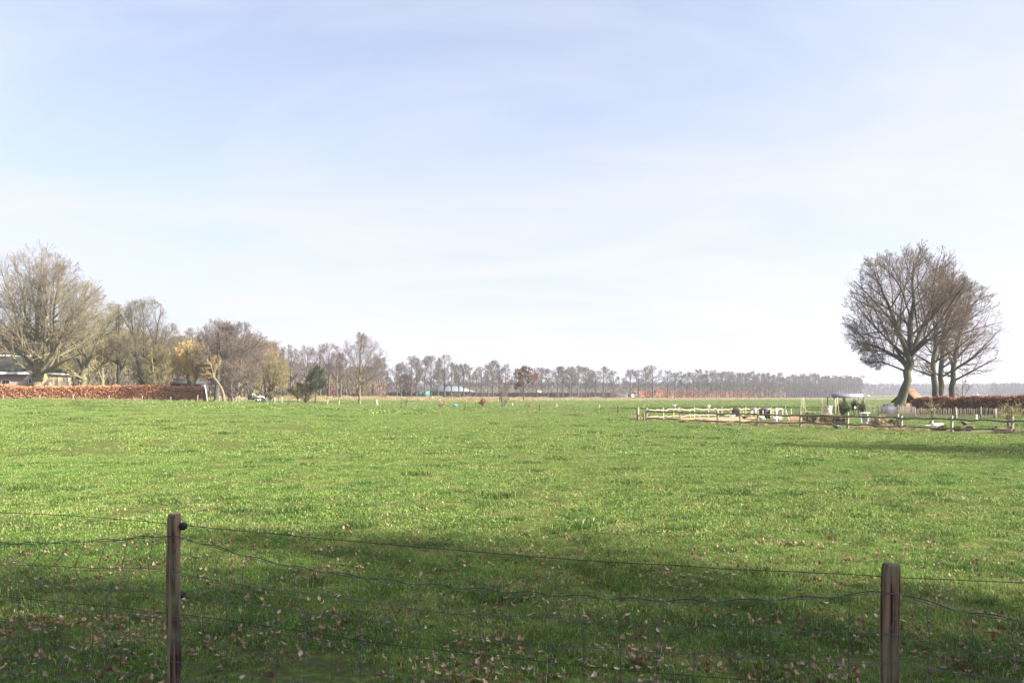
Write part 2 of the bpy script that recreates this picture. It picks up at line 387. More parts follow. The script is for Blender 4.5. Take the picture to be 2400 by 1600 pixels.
pB = [blades_mesh('mid_turf', 480, .45, .014, .048, .008, 1.2, 50 + i, gm1, .3) for i in range(5)]
pC = [blades_mesh('field_turf', 480, 1.1, .015, .055, .02, 1.2, 60 + i, gm1, .4) for i in range(5)]
pD = [blades_mesh('far_turf', 480, 3.0, .02, .08, .06, 1.2, 70 + i, gm1, .45) for i in range(5)]
notdry = lambda x, y, r: r.uniform(0, 1, len(x)) > dry_mask(x, y) * 1.3
worn = lambda x, y, r: vnoise(x, y, 2.2, 31) + r.normal(0, .35, len(x)) > -9
scat_grass('grass', [(2.2, 9, 19, pA, 1.0, worn), (2.2, 14, 5, pT, 1.0, lambda x, y, r: vnoise(x, y, 1.7, 9) + r.normal(0, .3, len(x)) > .25),
                     (9, 22, 7, pB, 1.0, worn), (9, 30, .8, pU, 1.0, lambda x, y, r: vnoise(x, y, 1.6, 9) + r.normal(0, .3, len(x)) > .25), (28, 80, .16, pV, 1.0, lambda x, y, r: (vnoise(x, y, 4, 9) + r.normal(0, .3, len(x)) > .3) & (dry_mask(x, y) < .2)), (22, 60, 1.1, pC, 1.0, notdry), (60, 185, .13, pD, 1.0, notdry)],
           'short green pasture grass with darker tussocks')
pE = [blades_mesh('straw', 260, .5, .15, .55, .02, .5, 90 + i, gm2, .3) for i in range(4)]
pF = [blades_mesh('far_straw', 300, 2.2, .2, .6, .09, .5, 95 + i, gm2, .3) for i in range(4)]
isdry = lambda x, y, r: r.uniform(.1, 1, len(x)) < dry_mask(x, y)
o = scat_grass('dry_grass', [(32, 70, 1.1, pE, .55, isdry), (88, 110, .9, pE, .5, isdry), (110, 330, .05, pF, .8, isdry)], 'tall straw coloured dry grass in strips beyond the pasture')

# fallen oak leaves
def leaf_mesh(seed, mat, curl):
    r = random.Random(seed); n = 9; L = .085; V = []; Q = []
    for i in range(n):
        t = i / (n - 1); w = .026 * math.sin(math.pi * min(1, t * .95 + .04)) ** .7 * (1.25 if i % 2 else .72) * (.8 + .4 * t)
        z = curl * (t - .5) ** 2 * .12 + r.uniform(-.002, .002)
        for s in (-1, -.5, 0, .5, 1):
            V.append((s * w, (t - .5) * L, z + abs(s) ** 2 * w * curl * r.uniform(.5, 1.0) + .006))
    for i in range(n - 1):
        for k in range(4): Q.append((i * 5 + k, i * 5 + k + 1, i * 5 + k + 6, i * 5 + k + 5))
    me = mesh_np('oak_leaf', V, Q, smooth=True); me.materials.append(mat); return me
lms = [M('dead_leaf_tan', (.38, .265, .18), (.27, .175, .11), 30, .7, var=.3, translucent=.2), M('dead_leaf_brown', (.21, .115, .065), (.13, .07, .04), 30, .7, var=.3, translucent=.15), M('dead_leaf_pale', (.5, .39, .28), (.38, .28, .19), 30, .7, var=.25, translucent=.2)]
lp = [leaf_mesh(i, lms[(0, 1, 0, 2, 1, 0, 2, 0)[i]], (.5, 1.2, .9, .3, 1.8, .2, 1.0, 1.5)[i]) for i in range(8)]
r = np.random.default_rng(5); P = []
for y0, y1, dn in ((2.2, 5.5, 330), (5.5, 9, 150), (9, 14, 36), (14, 24, 4.5), (24, 45, 1.2)):
    x, y = frustum_pts(y0, y1, dn, r); k = vnoise(x, y, 1.3, 77) + .6 * vnoise(x, y, .4, 78) + r.normal(0, .3, len(x)) > -.05 ; P.append(np.stack([x[k], y[k]], -1))
P = np.concatenate(P); nl_ = len(P)
scatter('fallen_leaves', np.concatenate([P, (zt(P[:, 0], P[:, 1]) + r.uniform(-.004, .03, nl_))[:, None]], 1), r.uniform(0, 6.28, nl_), r.uniform(.2, .6, nl_), r.integers(0, 8, nl_), lp,
        'brown and tan dead oak leaves strewn over the grass', 'leaves', tilt=r.normal(0, .75, nl_))
# ------------------------------------------------------------------ trees
def perp(d, r):
    ref = np.where(np.abs(d[..., 2:3]) < .9, np.array([0, 0, 1.0]), np.array([1.0, 0, 0])); u = np.cross(d, ref); u /= np.linalg.norm(u, axis=-1, keepdims=True) + 1e-9
    return u, np.cross(d, u)
def kids(P, R, r, n, t0, t1, a0, a1, lf, K, rf, up, wig, env, minr, flat=1.0, pw=1.0):
    Nn, K0, _ = P.shape
    t = t0 + (t1 - t0) * ((np.arange(n)[None] + r.uniform(0, 1, (Nn, n))) / n) ** pw
    f = t * (K0 - 1); i = np.minimum(f.astype(int), K0 - 2); w = (f - i)[..., None]; ar = np.arange(Nn)[:, None]
    p = P[ar, i] * (1 - w) + P[ar, i + 1] * w; rp = R[ar, i] * (1 - w[..., 0]) + R[ar, i + 1] * w[..., 0]
    d = P[ar, i + 1] - P[ar, i]; d /= np.linalg.norm(d, axis=-1, keepdims=True) + 1e-9
    u, v = perp(d, r); ph = np.arange(n)[None] * 2.4 + r.uniform(0, 6.283, (Nn, 1)) + r.normal(0, .5, (Nn, n))
    an = np.radians(a0 + (a1 - a0) * t + r.normal(0, 7, (Nn, n)))[..., None]
    dd = np.cos(an) * d + np.sin(an) * (np.cos(ph)[..., None] * u + np.sin(ph)[..., None] * v)
    dd[..., 2] *= flat; dd /= np.linalg.norm(dd, axis=-1, keepdims=True)
    Lp = np.linalg.norm(np.diff(P, axis=1), axis=2).sum(1)[:, None]
    L = Lp * lf * (1.25 - .85 * (t - t0) / max(t1 - t0, .01)) * r.uniform(.7, 1.2, (Nn, n))
    c, e = env; q = (p - c) / e; m = dd / e
    A = (m * m).sum(-1); B = (q * m).sum(-1); Cc = (q * q).sum(-1) - 1
    dist = np.where(B * B - A * Cc > 0, (-B + np.sqrt(np.maximum(B * B - A * Cc, 0))) / A, 0)
    if lf > 5: L = dist * r.uniform(.8, 1.03, (Nn, n))
    else: L = np.minimum(L, np.maximum(dist, 0) * r.uniform(.8, 1.1, (Nn, n)) + (.15 if K > 4 else .55) * Lp * lf * r.uniform(.6, 1.2, (Nn, n)))
    p = p.reshape(-1, 3); dd = dd.reshape(-1, 3); L = L.ravel(); rp = rp.ravel()
    keep = r.uniform(0, 1, L.shape)
    L0 = L.max() if lf > 5 else None
    ok = (L > .02) & ((L > keep * .38 * L0) if lf > 5 else (L > keep * .5 * np.repeat((Lp * lf).ravel(), n))); p = p[ok]; dd = dd[ok]; L = L[ok]; rp = rp[ok]
    pts = [p]; st = (L / (K - 1))[:, None]; cur = p
    for k in range(K - 1):
        dd = dd + np.array([0, 0, up / (K - 1)]) + r.normal(0, wig, dd.shape); dd /= np.linalg.norm(dd, axis=-1, keepdims=True)
        cur = cur + dd * st; pts.append(cur)
    Pc = np.stack(pts, 1); r0 = np.maximum(rp * rf, minr * 1.15); tt = np.linspace(0, 1, K)[None]
    Rc = r0[:, None] * (1 - .75 * tt) + 0; Rc = np.maximum(Rc, minr * (1 - .4 * tt))
    return Pc, Rc
def combine(parts):
    V = []; Q = []; n = 0
    for P, R, s in parts:
        v, q = tubes(P, R, s); V.append(v); Q.append(q + n); n += len(v)
    return np.concatenate(V), np.concatenate(Q)
def tree_meshes(seed, trunks, env, levels, side=10, wood_levels=1):
    """trunks: list of (points, radii). env: centre, radii of the crown ellipsoid. Returns meshes (trunk, crown)."""
    r = np.random.default_rng(seed); env = (np.array(env[0], float), np.array(env[1], float))
    wood = []; crown = []
    for pts, rr in trunks:
        pts = np.array(pts, float); K = 14; t = np.linspace(0, len(pts) - 1, K); i = np.minimum(t.astype(int), len(pts) - 2); w = (t - i)[:, None]
        sm = pts[i] * (1 - w) + pts[i + 1] * w
        for _ in range(2): sm[1:-1] = (sm[:-2] + 2 * sm[1:-1] + sm[2:]) / 4
        rr_ = np.interp(t, np.arange(len(rr)), rr)
        P = sm[None]; R = rr_[None]
        P[0, 1:-1] += r.normal(0, .15 * rr_[0], (K - 2, 3)) * [1, 1, .2]
        wood.append((P, R, side)); cur = (P, R)
        for li, lv in enumerate(levels):
            cur = kids(cur[0], cur[1], r, env=env, **lv)
            (wood if li < wood_levels else crown).append((cur[0], cur[1], max(3, side - 3 - 2 * li)))
    a = combine(wood); b = combine(crown)
    return mesh_np('trunk', a[0], a[1], smooth=True), mesh_np('crown', b[0], b[1], smooth=True)
def LV(n, t0, t1, a0, a1, lf, K, rf, up, wig, minr, flat=1.0, pw=1.0): return dict(n=n, t0=t0, t1=t1, a0=a0, a1=a1, lf=lf, K=K, rf=rf, up=up, wig=wig, minr=minr, flat=flat, pw=pw)
def make_tree(name, label, meshes, bark, twig, loc, rz=0, sc=1.0, cat='tree', group=None, label_parts=None):
    t = thing(name, label, cat, loc, rz, group); t.scale = (sc, sc, sc) if not isinstance(sc, tuple) else sc
    a = link('trunk', meshes[0], bark, t); b_ = link('crown', meshes[1], twig, t)
    return t
def leaves_np(P, size, r, flat=0.0, aspect=1.4, vert=0.0):
    """one small bent leaf quad per point"""
    n = len(P); u = r.normal(0, 1, (n, 3)) + np.array([0, 0, vert]); u /= np.linalg.norm(u, axis=1, keepdims=True); w = r.normal(0, 1, (n, 3)); v = np.cross(u, w); v /= np.linalg.norm(v, axis=1, keepdims=True)
    s = (size * r.uniform(.6, 1.4, n))[:, None]; u = u * s * aspect / 2; v = v * s / 2
    V = np.stack([P - u - v * .4, P - u * .1 - v, P + u, P - u * .1 + v], 1).reshape(-1, 3)
    return V, (np.arange(n)[:, None] * 4 + np.array([[0, 1, 2, 3]]))

bark = M('bark', (.17, .145, .11), (.085, .07, .05), 3, .95, (3, 3, .6), .5)
bark_green = M('bark_mossy', (.17, .15, .085), (.11, .095, .06), 2.5, .95, (3, 3, .6), .5, c3=(.22, .21, .095), scale3=.8)
bark_dark = M('bark_dark', (.085, .075, .05), (.045, .038, .03), 3, .95, (3, 3, .6), .5, c3=(.13, .13, .06), scale3=.7)
bark_pale = M('bark_pale', (.20, .17, .13), (.125, .10, .075), 3, .9, (3, 3, .5), .3)
tw_oak = M('twig_oak', (.165, .14, .09), (.12, .10, .07), .5, .9, var=.12)
tw_moss = M('twig_mossy', (.235, .205, .085), (.175, .15, .075), .4, .9, var=.15)
tw_grey = M('twig_grey', (.17, .135, .115), (.125, .10, .09), .5, .9, var=.12)
tw_red = M('twig_reddish', (.25, .155, .12), (.19, .13, .11), .5, .9, var=.12)
tw_willow = M('twig_willow', (.17, .12, .08), (.11, .08, .06), .35, .9, var=.1)
tw_gold = M('twig_golden', (.55, .42, .14), (.42, .32, .12), .5, .8, translucent=.2)
tw_brown = M('twig_leafy_brown', (.23, .105, .055), (.15, .07, .045), 1.5, .8, translucent=.2)
tw_avenue = M('twig_avenue', (.135, .11, .085), (.10, .08, .065), .4, .9, var=.15)

# --- the great oak at the left edge
Y = 103; b = G(93, Y, 930)
def rel(px, py, dy=0, base=b, YY=None):
    YY = YY or base[1]; p = at(px, py, YY + dy); return (p[0] - base[0], dy, p[2] - base[2])
m = tree_meshes(3, [([rel(93, 936), rel(92, 905), rel(92, 868), rel(90, 815, .6), rel(88, 740, .4), rel(92, 660)], [.92, .74, .72, .42, .28, .1]),
                    ([rel(94, 880), rel(102, 858, -.8), rel(130, 820, -1.6), rel(165, 765, -2)], [.5, .42, .3, .1]),
                    ([rel(90, 880), rel(78, 862, .8), rel(58, 820, 1.5), rel(35, 740, 2)], [.45, .36, .26, .1]),
                    ([rel(94, 874), rel(112, 868, -1), rel(150, 845, -2), rel(190, 828, -2.5)], [.34, .3, .22, .08]),
                    ([rel(90, 880), rel(62, 868, -1.4), rel(42, 850, -2), rel(20, 826, -3)], [.3, .2, .15, .06]),
                    ([rel(92, 878), rel(97, 850, 1.2), rel(118, 780, 2.2), rel(130, 700, 2.5)], [.45, .4, .26, .1])],
                (rel(92, 725), (8.1, 7.2, 8.9)),
                [LV(9, .3, .97, 56, 20, 9, 8, .5, .12, .07, .03), LV(9, .15, .97, 42, 26, .5, 5, .55, .12, .10, .022), LV(5, .15, 1, 38, 30, .55, 4, .6, .1, .12, .016), LV(5, .2, 1, 38, 33, .65, 3, .7, .1, .12, .011), LV(2, .2, 1, 36, 36, .65, 2, .8, .05, .1, .009)], side=14)
make_tree('oak_tree', 'great bare oak with broad domed crown beside the dark roofed house', m, bark_green, tw_oak, b)

# --- generic broad trees: trunk height th, crown bottom cb, total h, half width w
def broad(seed, h, w, fork=.3, n1=12, lean=0, stems=1, twig=.012, rt=None, drop=.0, up=.15, dens=1.0, flat=1.0):
    r = np.random.default_rng(seed + 500); rt = rt or h * .022
    tr = []
    for s in range(stems):
        a = s * 6.283 / max(stems, 1) + r.uniform(0, 1); k = 0 if stems == 1 else .06 * h
        ox, oy = (math.cos(a) * k, math.sin(a) * k) if stems > 1 else (0, 0)
        tr.append(([(ox * .25, oy * .25, -.3), (ox * .4 + lean * .1, oy * .4, h * fork * .5), (ox + lean * .3, oy, h * fork), (ox * 2 + lean * .7, oy * 2, h * .65), (ox * 2.6 + lean, oy * 2.6, h * .93)],
                   [rt * 1.25, rt, rt * .8, rt * .45, rt * .12]))
    cb = h * (fork * .62 - drop)
    env = ((lean * .7, 0, (h + cb) / 2), (w * 1.06, w, (h - cb) / 2))
    q = max(1, int(round(dens * 3)))
    return tree_meshes(seed, tr, env, [LV(n1, fork * .75, .94, 60, 16, 9, 7, .5, up, .07, twig * 2.2, flat, 1.45), LV(8, .2, .97, 40, 26, .5, 5, .55, .15, .09, twig * 1.5), LV(6, .2, 1, 38, 30, .55, 4, .6, .12, .11, twig * 1.15), LV(q + 1, .2, 1, 36, 32, .65, 3, .7, .1, .12, twig * .95), LV(q, .2, 1, 34, 34, .7, 2, .8, .05, .1, twig * .8)], side=9)
def single(name, label, px, Y, base_py, top_py, halfw_px, seed, bk, tw, name_kw=None, **kw):
    b = G(px, Y, base_py); h = at(px, top_py, Y)[2] - b[2]; w = halfw_px / F * Y
    m = broad(seed, h, w, **kw); return make_tree(name, label, m, bk, tw, b)
single('oak_tree', 'bare spreading oak with low fork, second from the left behind the orange hedge', 197, 112, 930, 662, 80, 21, bark_green, tw_moss, fork=.25, n1=18, rt=.5, dens=1.0)
single('ash_tree', 'slender dark trunked bare tree behind the orange hedge, right of the spreading oak', 278, 120, 930, 712, 55, 22, bark_dark, tw_moss, fork=.4, n1=14, rt=.38)
single('poplar_tree', 'tall mossy bare tree with rounded top standing behind the middle of the orange hedge', 340, 114, 930, 700, 68, 23, bark_dark, tw_oak, fork=.22, n1=15, stems=2, rt=.3)
single('ash_tree', 'thin bare tree with pointed top rising left of the cluster, behind the yellow willow', 445, 150, 930, 766, 34, 24, bark, tw_grey, fork=.3, n1=11)
single('lime_tree', 'low twiggy mossy tree crowding the hedge between the tall mossy tree and the willow', 372, 112, 930, 806, 34, 25, bark_green, tw_moss, fork=.15, n1=14, stems=3, rt=.16)
single('ash_tree', 'bare tree filling the gap between the spreading oak and the tall mossy tree', 240, 134, 930, 735, 60, 26, bark_green, tw_moss, fork=.3, n1=14)

# golden weeping willow
b = G(440, 103, 932); hW = at(440, 790, 103)[2] - b[2]
m = tree_meshes(31, [([(0, 0, -.2), (.2, 0, hW * .3), (-.3, 0, hW * .55), (0, 0, hW * .85)], [.3, .22, .16, .05]), ([(.3, 0, -.2), (1, .2, hW * .35), (1.9, .2, hW * .7)], [.2, .15, .05])],
                ((.7, 0, hW * .54), (3.7, 3.2, hW * .46)),
                [LV(11, .35, .97, 55, 30, 9, 7, .5, .1, .1, .02), LV(7, .2, 1, 50, 40, .5, 5, .55, -.5, .1, .014), LV(8, .2, 1, 40, 50, .5, 6, .6, -2.2, .1, .010), LV(11, .1, 1, 35, 35, .8, 5, .8, -2.0, .1, .012)])
make_tree('willow_tree', 'golden yellow weeping willow at the right end of the orange hedge', m, bark_green, tw_gold, b)
# copse right of the hedge
b = G(507, 97, 942)
m = tree_meshes(33, [([rel(507, 944, 0, b), rel(509, 905, 0, b), rel(512, 870, .3, b), rel(516, 830, 0, b), rel(512, 780, 0, b)], [.42, .3, .24, .14, .05]), ([rel(507, 900, 0, b), rel(498, 875, .2, b), rel(491, 840, .3, b), rel(492, 800, .2, b)], [.22, .18, .12, .04])],
                (rel(505, 820, 0, b), (3.6, 3.4, 4.3)), [LV(10, .35, .97, 60, 30, 9, 7, .5, .4, .14, .024), LV(7, .2, .97, 48, 34, .5, 5, .55, .2, .16, .018), LV(6, .2, 1, 45, 35, .55, 3, .6, .1, .14, .013), LV(4, .2, 1, 40, 40, .6, 2, .7, 0, .1, .011)])
make_tree('apple_tree', 'crooked bare tree with twisted limbs just right of the white leaning board', m, bark_dark, tw_grey, b)
b = G(525, 95, 942)
m = tree_meshes(34, [([rel(526, 944, 0, b), rel(522, 912, 0, b), rel(508, 893, 0, b), rel(500, 880, 0, b), rel(494, 850, 0, b)], [.2, .16, .13, .09, .04])],
                (rel(500, 866, 0, b), (1.7, 1.5, 2)), [LV(7, .5, .97, 60, 30, 9, 5, .5, .3, .14, .018), LV(6, .2, .97, 48, 34, .5, 4, .55, .1, .16, .013), LV(5, .2, 1, 45, 35, .55, 3, .6, .1, .14, .011)])
make_tree('willow_tree', 'thin reddish trunk leaning left across the crooked bare tree', m, bark_pale, tw_gold, b)
single('birch_tree', 'pale multi stemmed bare tree with the tallest fine twigs left of the flatbed trailer', 548, 100, 943, 748, 68, 35, bark_pale, tw_grey, fork=.14, n1=13, stems=3, rt=.17, twig=.013)
single('birch_tree', 'slim pale twin trunk standing close behind the multi stemmed tree', 537, 103, 943, 775, 40, 36, bark_pale, tw_grey, fork=.25, n1=9, rt=.15, dens=.7)
single('alder_tree', 'bare tree with reddish haze of twigs behind the flatbed trailer', 595, 128, 941, 782, 60, 37, bark, tw_red, fork=.25, n1=14, rt=.2)
single('plum_tree', 'mossy bare tree forking from the ground just right of the flatbed trailer', 629, 104, 941, 822, 50, 38, bark_dark, tw_moss, fork=.16, n1=12, stems=2, rt=.17)
single('fruit_tree', 'small rounded bare fruit tree on a thin trunk left of the low forked one', 698, 106, 943, 896, 22, 39, bark_dark, tw_moss, fork=.35, n1=11, rt=.09, flat=.8)
single('fruit_tree', 'low fruit tree forking near the ground between two thin trunked trees', 716, 107, 942, 897, 26, 40, bark_dark, tw_moss, fork=.2, n1=13, rt=.13, flat=.7)
b = G(739, 106, 943); h = at(740, 856, 106)[2] - b[2]
m = tree_meshes(41, [([(0, 0, -.2), (.1, 0, h * .3), (.3, 0, h * .55), (.2, 0, h * .9)], [.13, .11, .08, .03])], ((.3, 0, h * .64), (1.65, 1.6, h * .36)),
                [LV(12, .3, .97, 75, 30, 9, 6, .5, .2, .12, .022), LV(9, .1, 1, 50, 40, .55, 4, .55, .1, .14, .018), LV(9, .1, 1, 50, 40, .6, 3, .6, .1, .16, .016), LV(7, .1, 1, 50, 45, .7, 3, .8, 0, .2, .015)])
tw_ever = M('twig_evergreen', (.04, .047, .024), (.065, .068, .035), 1.2, .9)
make_tree('holly_tree', 'dark dense green black crowned tree on a thin bent trunk', m, bark_dark, tw_ever, b)
single('lime_tree', 'lone rounded bare tree with straight trunk standing in the pasture', 843, 120, 947, 778, 60, 142, bark_green, tw_grey, fork=.27, n1=24, rt=.22, dens=.75, twig=.011)
# tall woodland edge trees between the copse and the lone tree
wood_px = [(642, 808, 26), (664, 812, 24), (682, 806, 28), (720, 806, 30), (750, 802, 28), (771, 803, 30), (789, 812, 22), (798, 822, 16)]
wood_lab = ['leftmost tall woodland tree right of the mossy forked tree', 'second tall woodland tree from the left, behind the small fruit trees', 'dark limbed tall woodland tree behind the thin trunked fruit tree', 'tall woodland tree rising behind the low forked fruit tree',
            'tall woodland tree directly behind the dark crowned tree', 'tall woodland tree just right of the dark crowned tree', 'tall leaning tree midway between the dark crowned tree and the lone tree', 'slim bare tree just left of the lone pasture tree']
for k, (px, tp, hw) in enumerate(wood_px):
    single('woodland_tree', 'bare ' + wood_lab[k], px, 165 + (k % 3) * 6, 929, tp, hw, 60 + k, bark_dark, tw_grey, fork=.42, n1=11, rt=.24, twig=.014, dens=.7)

# --- brown leaf-holding trees
def leafy(name, label, px, Y, base, top, hw, seed, nleaf, size, bk, lm, fork=.3, cat='tree', stems=1, rt=None, tw=None):
    b = G(px, Y, base); h = at(px, top, Y)[2] - b[2]; w = hw / F * Y
    m = broad(seed, h, w, fork=fork, n1=12, stems=stems, dens=.6, twig=.016, rt=rt)
    t = make_tree(name, label, m, bk, tw or tw_grey, b, cat=cat)
    co = np.zeros(len(m[1].vertices) * 3, np.float32); m[1].vertices.foreach_get('co', co); co = co.reshape(-1, 3)
    r = np.random.default_rng(seed); cl = vnoise(co[:, 0] + co[:, 2], co[:, 1] - co[:, 2] * .7, 1.6, seed) > -.15
    co = co[cl]; P = co[r.integers(0, len(co), nleaf)] + r.normal(0, .08, (nleaf, 3)); V, Q = leaves_np(P, size, r)
    link('foliage', mesh_np('foliage', V, Q), lm, t); return t
leaf_rust = M('leaf_rust', (.34, .15, .075), (.20, .085, .05), 1.2, .8, translucent=.25)
leaf_brown = M('leaf_dull_brown', (.22, .125, .08), (.15, .085, .06), .8, .8, translucent=.2)
leafy('beech_tree', 'russet leaved young tree standing alone before the far tree row', 1227, 165, 939, 858, 33, 71, 5200, .17, bark_dark, leaf_brown, fork=.35, rt=.16)
leafy('beech_tree', 'round dull brown tree behind the avenue, left of the grey roofed building', 952, 262, 931, 876, 21, 72, 5000, .3, bark_dark, leaf_brown, fork=.1, stems=2)
leafy('beech_tree', 'small orange brown tree below the tall woodland trees, left of the lone tree', 775, 178, 929, 896, 10, 73, 1500, .22, bark_dark, leaf_rust, fork=.15)

# --- avenue of bare roadside trees
def avmesh(seed, h=13.5, w=3.1, fork=.42): return broad(seed, h, w, fork=fork, n1=13, rt=.22, twig=.020, dens=.55)
AV = [avmesh(100), avmesh(101, 13.5, 2.7, .42), avmesh(102, 13.5, 3.5, .4), avmesh(103, 13.5, 2.5, .44), avmesh(104, 13.5, 3.2, .38)]
def avY(px):
    k = (px - 1200) / F; return (230 + .985 * 34) / (1 - .985 * k)
ORD = 'first second third fourth fifth sixth seventh eighth ninth tenth eleventh twelfth thirteenth fourteenth fifteenth sixteenth seventeenth eighteenth nineteenth twentieth'.split()
def avtree(px, top, k, label, group, dY=0, wsc=1.0, twm=None):
    Y = avY(px) + dY; b = G(px, Y, 931); h = at(px, top, Y)[2] - b[2]; s = h / 13.5
    return make_tree('roadside_tree', label, AV[k % 5], bark_dark, tw_avenue, b, (k * 1.7) % 6.28, (s * wsc, s * wsc, s), group=group)
frac = 0
left_av = [(893, 838), (906, 868), (930, 852), (940, 848), (964, 832), (976, 838), (996, 840), (1010, 831), (1027, 850), (1042, 829), (1058, 848), (1075, 852), (1087, 850), (1101, 858), (1116, 868), (1128, 858), (1144, 852), (1155, 842), (1170, 852), (1184, 852), (1258, 860), (1270, 860), (1285, 862)]
for k, (px, tp) in enumerate(left_av):
    lab = '%s bare roadside tree from the left in the avenue before the grey roofed building' % (ORD[k] if k < 20 else ('twenty ' + ORD[k - 20]))
    avtree(px, tp, k, lab, 'bare trees of the left avenue', dY=(k % 2) * 7, wsc=1.05)
mid_av = [(1308, 857), (1319, 856), (1335, 857), (1340, 860), (1355, 855), (1373, 858), (1381, 862), (1395, 868), (1414, 857), (1438, 867), (1478, 864), (1496, 864), (1513, 864), (1530, 855), (1565, 866), (1582, 871), (1597, 868), (1611, 870)]
for k, (px, tp) in enumerate(mid_av):
    lab = '%s bare roadside tree from the left in the stretch before the far hedges' % ORD[k]
    avtree(px, tp, k + 2, lab, 'bare trees of the middle avenue', dY=(k % 2) * 7, wsc=1.2 if px != 1530 else 1.6)
px = 1626.0; k = 0
while px < 2018:
    tp = 868 + (px - 1626) / 392 * 16 + random.Random(k).uniform(-7, 6)
    avtree(px, tp, k, 'bare tree in the dense hazy row at the right end of the avenue', 'dense row of bare roadside trees', dY=(k % 2) * 8, wsc=1.3); k += 1
    px += 11 - (px - 1626) / 392 * 5.5
# --- the big wind-shaped trees on the right
Y = 75; b = G(2108, Y, 958)
m = tree_meshes(12, [([rel(2106, 966, 0, b), rel(2112, 935, 0, b), rel(2126, 895, 0, b), rel(2133, 862, 0, b), rel(2131, 828, .3, b), rel(2134, 790, .2, b), rel(2140, 700, 0, b), rel(2142, 610, 0, b)], [.64, .47, .39, .38, .33, .26, .16, .05]),
                     ([rel(2131, 850, 0, b), rel(2122, 815, -.6, b), rel(2100, 765, -1, b), rel(2072, 690, -1.4, b), rel(2050, 640, -1.6, b)], [.28, .24, .19, .12, .04]),
                     ([rel(2133, 840, 0, b), rel(2148, 800, .8, b), rel(2172, 745, 1.2, b), rel(2200, 680, 1.4, b)], [.27, .22, .16, .05]),
                     ([rel(2131, 866, 0, b), rel(2105, 838, .8, b), rel(2062, 815, 1.2, b), rel(2020, 800, 1.6, b)], [.2, .16, .11, .04]),
                     ([rel(2131, 874, 0, b), rel(2105, 862, .8, b), rel(2060, 846, 1.6, b), rel(2012, 850, 2, b)], [.12, .09, .06, .02]),
                     ([rel(2133, 835, 0, b), rel(2155, 812, -.8, b), rel(2195, 785, -1.4, b), rel(2225, 765, -1.6, b)], [.2, .16, .11, .04])],
                (rel(2122, 722, 0, b), (6.1, 5.8, 7.3)),
                [LV(14, .34, .97, 72, 24, 9, 8, .45, .1, .08, .028), LV(8, .15, .97, 46, 32, .5, 5, .55, .15, .12, .02), LV(5, .15, 1, 44, 34, .5, 4, .6, .15, .13, .013), LV(5, .15, 1, 40, 36, .6, 3, .7, .2, .13, .008), LV(2, .3, 1, 36, 36, .6, 2, .8, .1, .1, .007)], side=14)
make_tree('willow_tree', 'largest bare tree on the right, thick curved trunk leaning beside the tiled shed', m, bark_dark, tw_willow, b)
def rightree(seed, label, px, Y, trunk, envc, envr, bk=bark_dark):
    b = G(px, Y, 955)
    pts = [rel(x, y, d, b) for x, y, d in trunk]
    rr = np.linspace(1, 0, len(pts)) ** .8 * .34 + .05
    m = tree_meshes(seed, [(pts, list(rr))], (rel(*envc, b), envr), [LV(20, .28, .97, 78, 20, 9, 8, .45, .08, .08, .026), LV(8, .15, .97, 46, 32, .5, 5, .55, .15, .12, .02), LV(5, .15, 1, 44, 34, .5, 4, .6, .15, .13, .013), LV(4, .15, 1, 40, 36, .6, 3, .7, .2, .13, .009), LV(2, .3, 1, 36, 36, .6, 2, .8, .1, .1, .008)], side=10)
    make_tree('willow_tree', label, m, bk, tw_willow, b)
rightree(13, 'bare tree with left leaning trunk, first behind the dark hedge', 2196, 82, [(2200, 962, 0), (2190, 915, 0), (2186, 860, 0), (2192, 800, .5), (2200, 720, .8), (2204, 620, .5)], (2198, 745, 0), (4.6, 4.8, 7.2))
rightree(14, 'middle of the three bare trees behind the dark hedge, brown trunk', 2210, 86, [(2208, 962, 0), (2208, 915, 0), (2206, 860, 0), (2212, 780, .5), (2228, 700, .5), (2236, 640, .3)], (2226, 770, 0), (4.9, 4.6, 6.8), bark)
rightree(15, 'rightmost of the three hedge trees, dark straight trunk with crown spreading right', 2234, 84, [(2233, 962, 0), (2233, 915, 0), (2232, 870, 0), (2242, 800, .3), (2262, 740, .2), (2275, 690, 0)], (2262, 778, 0), (4.3, 4.4, 6.0))
single('birch_tree', 'small thin bare sapling right of the big trees, beyond the dark hedge', 2256, 125, 938, 858, 22, 81, bark, tw_grey, fork=.2, n1=10, rt=.1, dens=.4)
single('alder_tree', 'pale twin stemmed young tree in the pasture beside the brown bush', 1181, 92, 954, 872, 20, 82, bark_pale, tw_grey, fork=.12, n1=7, stems=2, rt=.06, dens=.1, twig=.012)
single('alder_tree', 'thin dark sapling left of the pale twin stemmed tree', 1177, 90, 954, 905, 10, 83, bark_dark, tw_grey, fork=.12, n1=5, rt=.05, dens=.1)

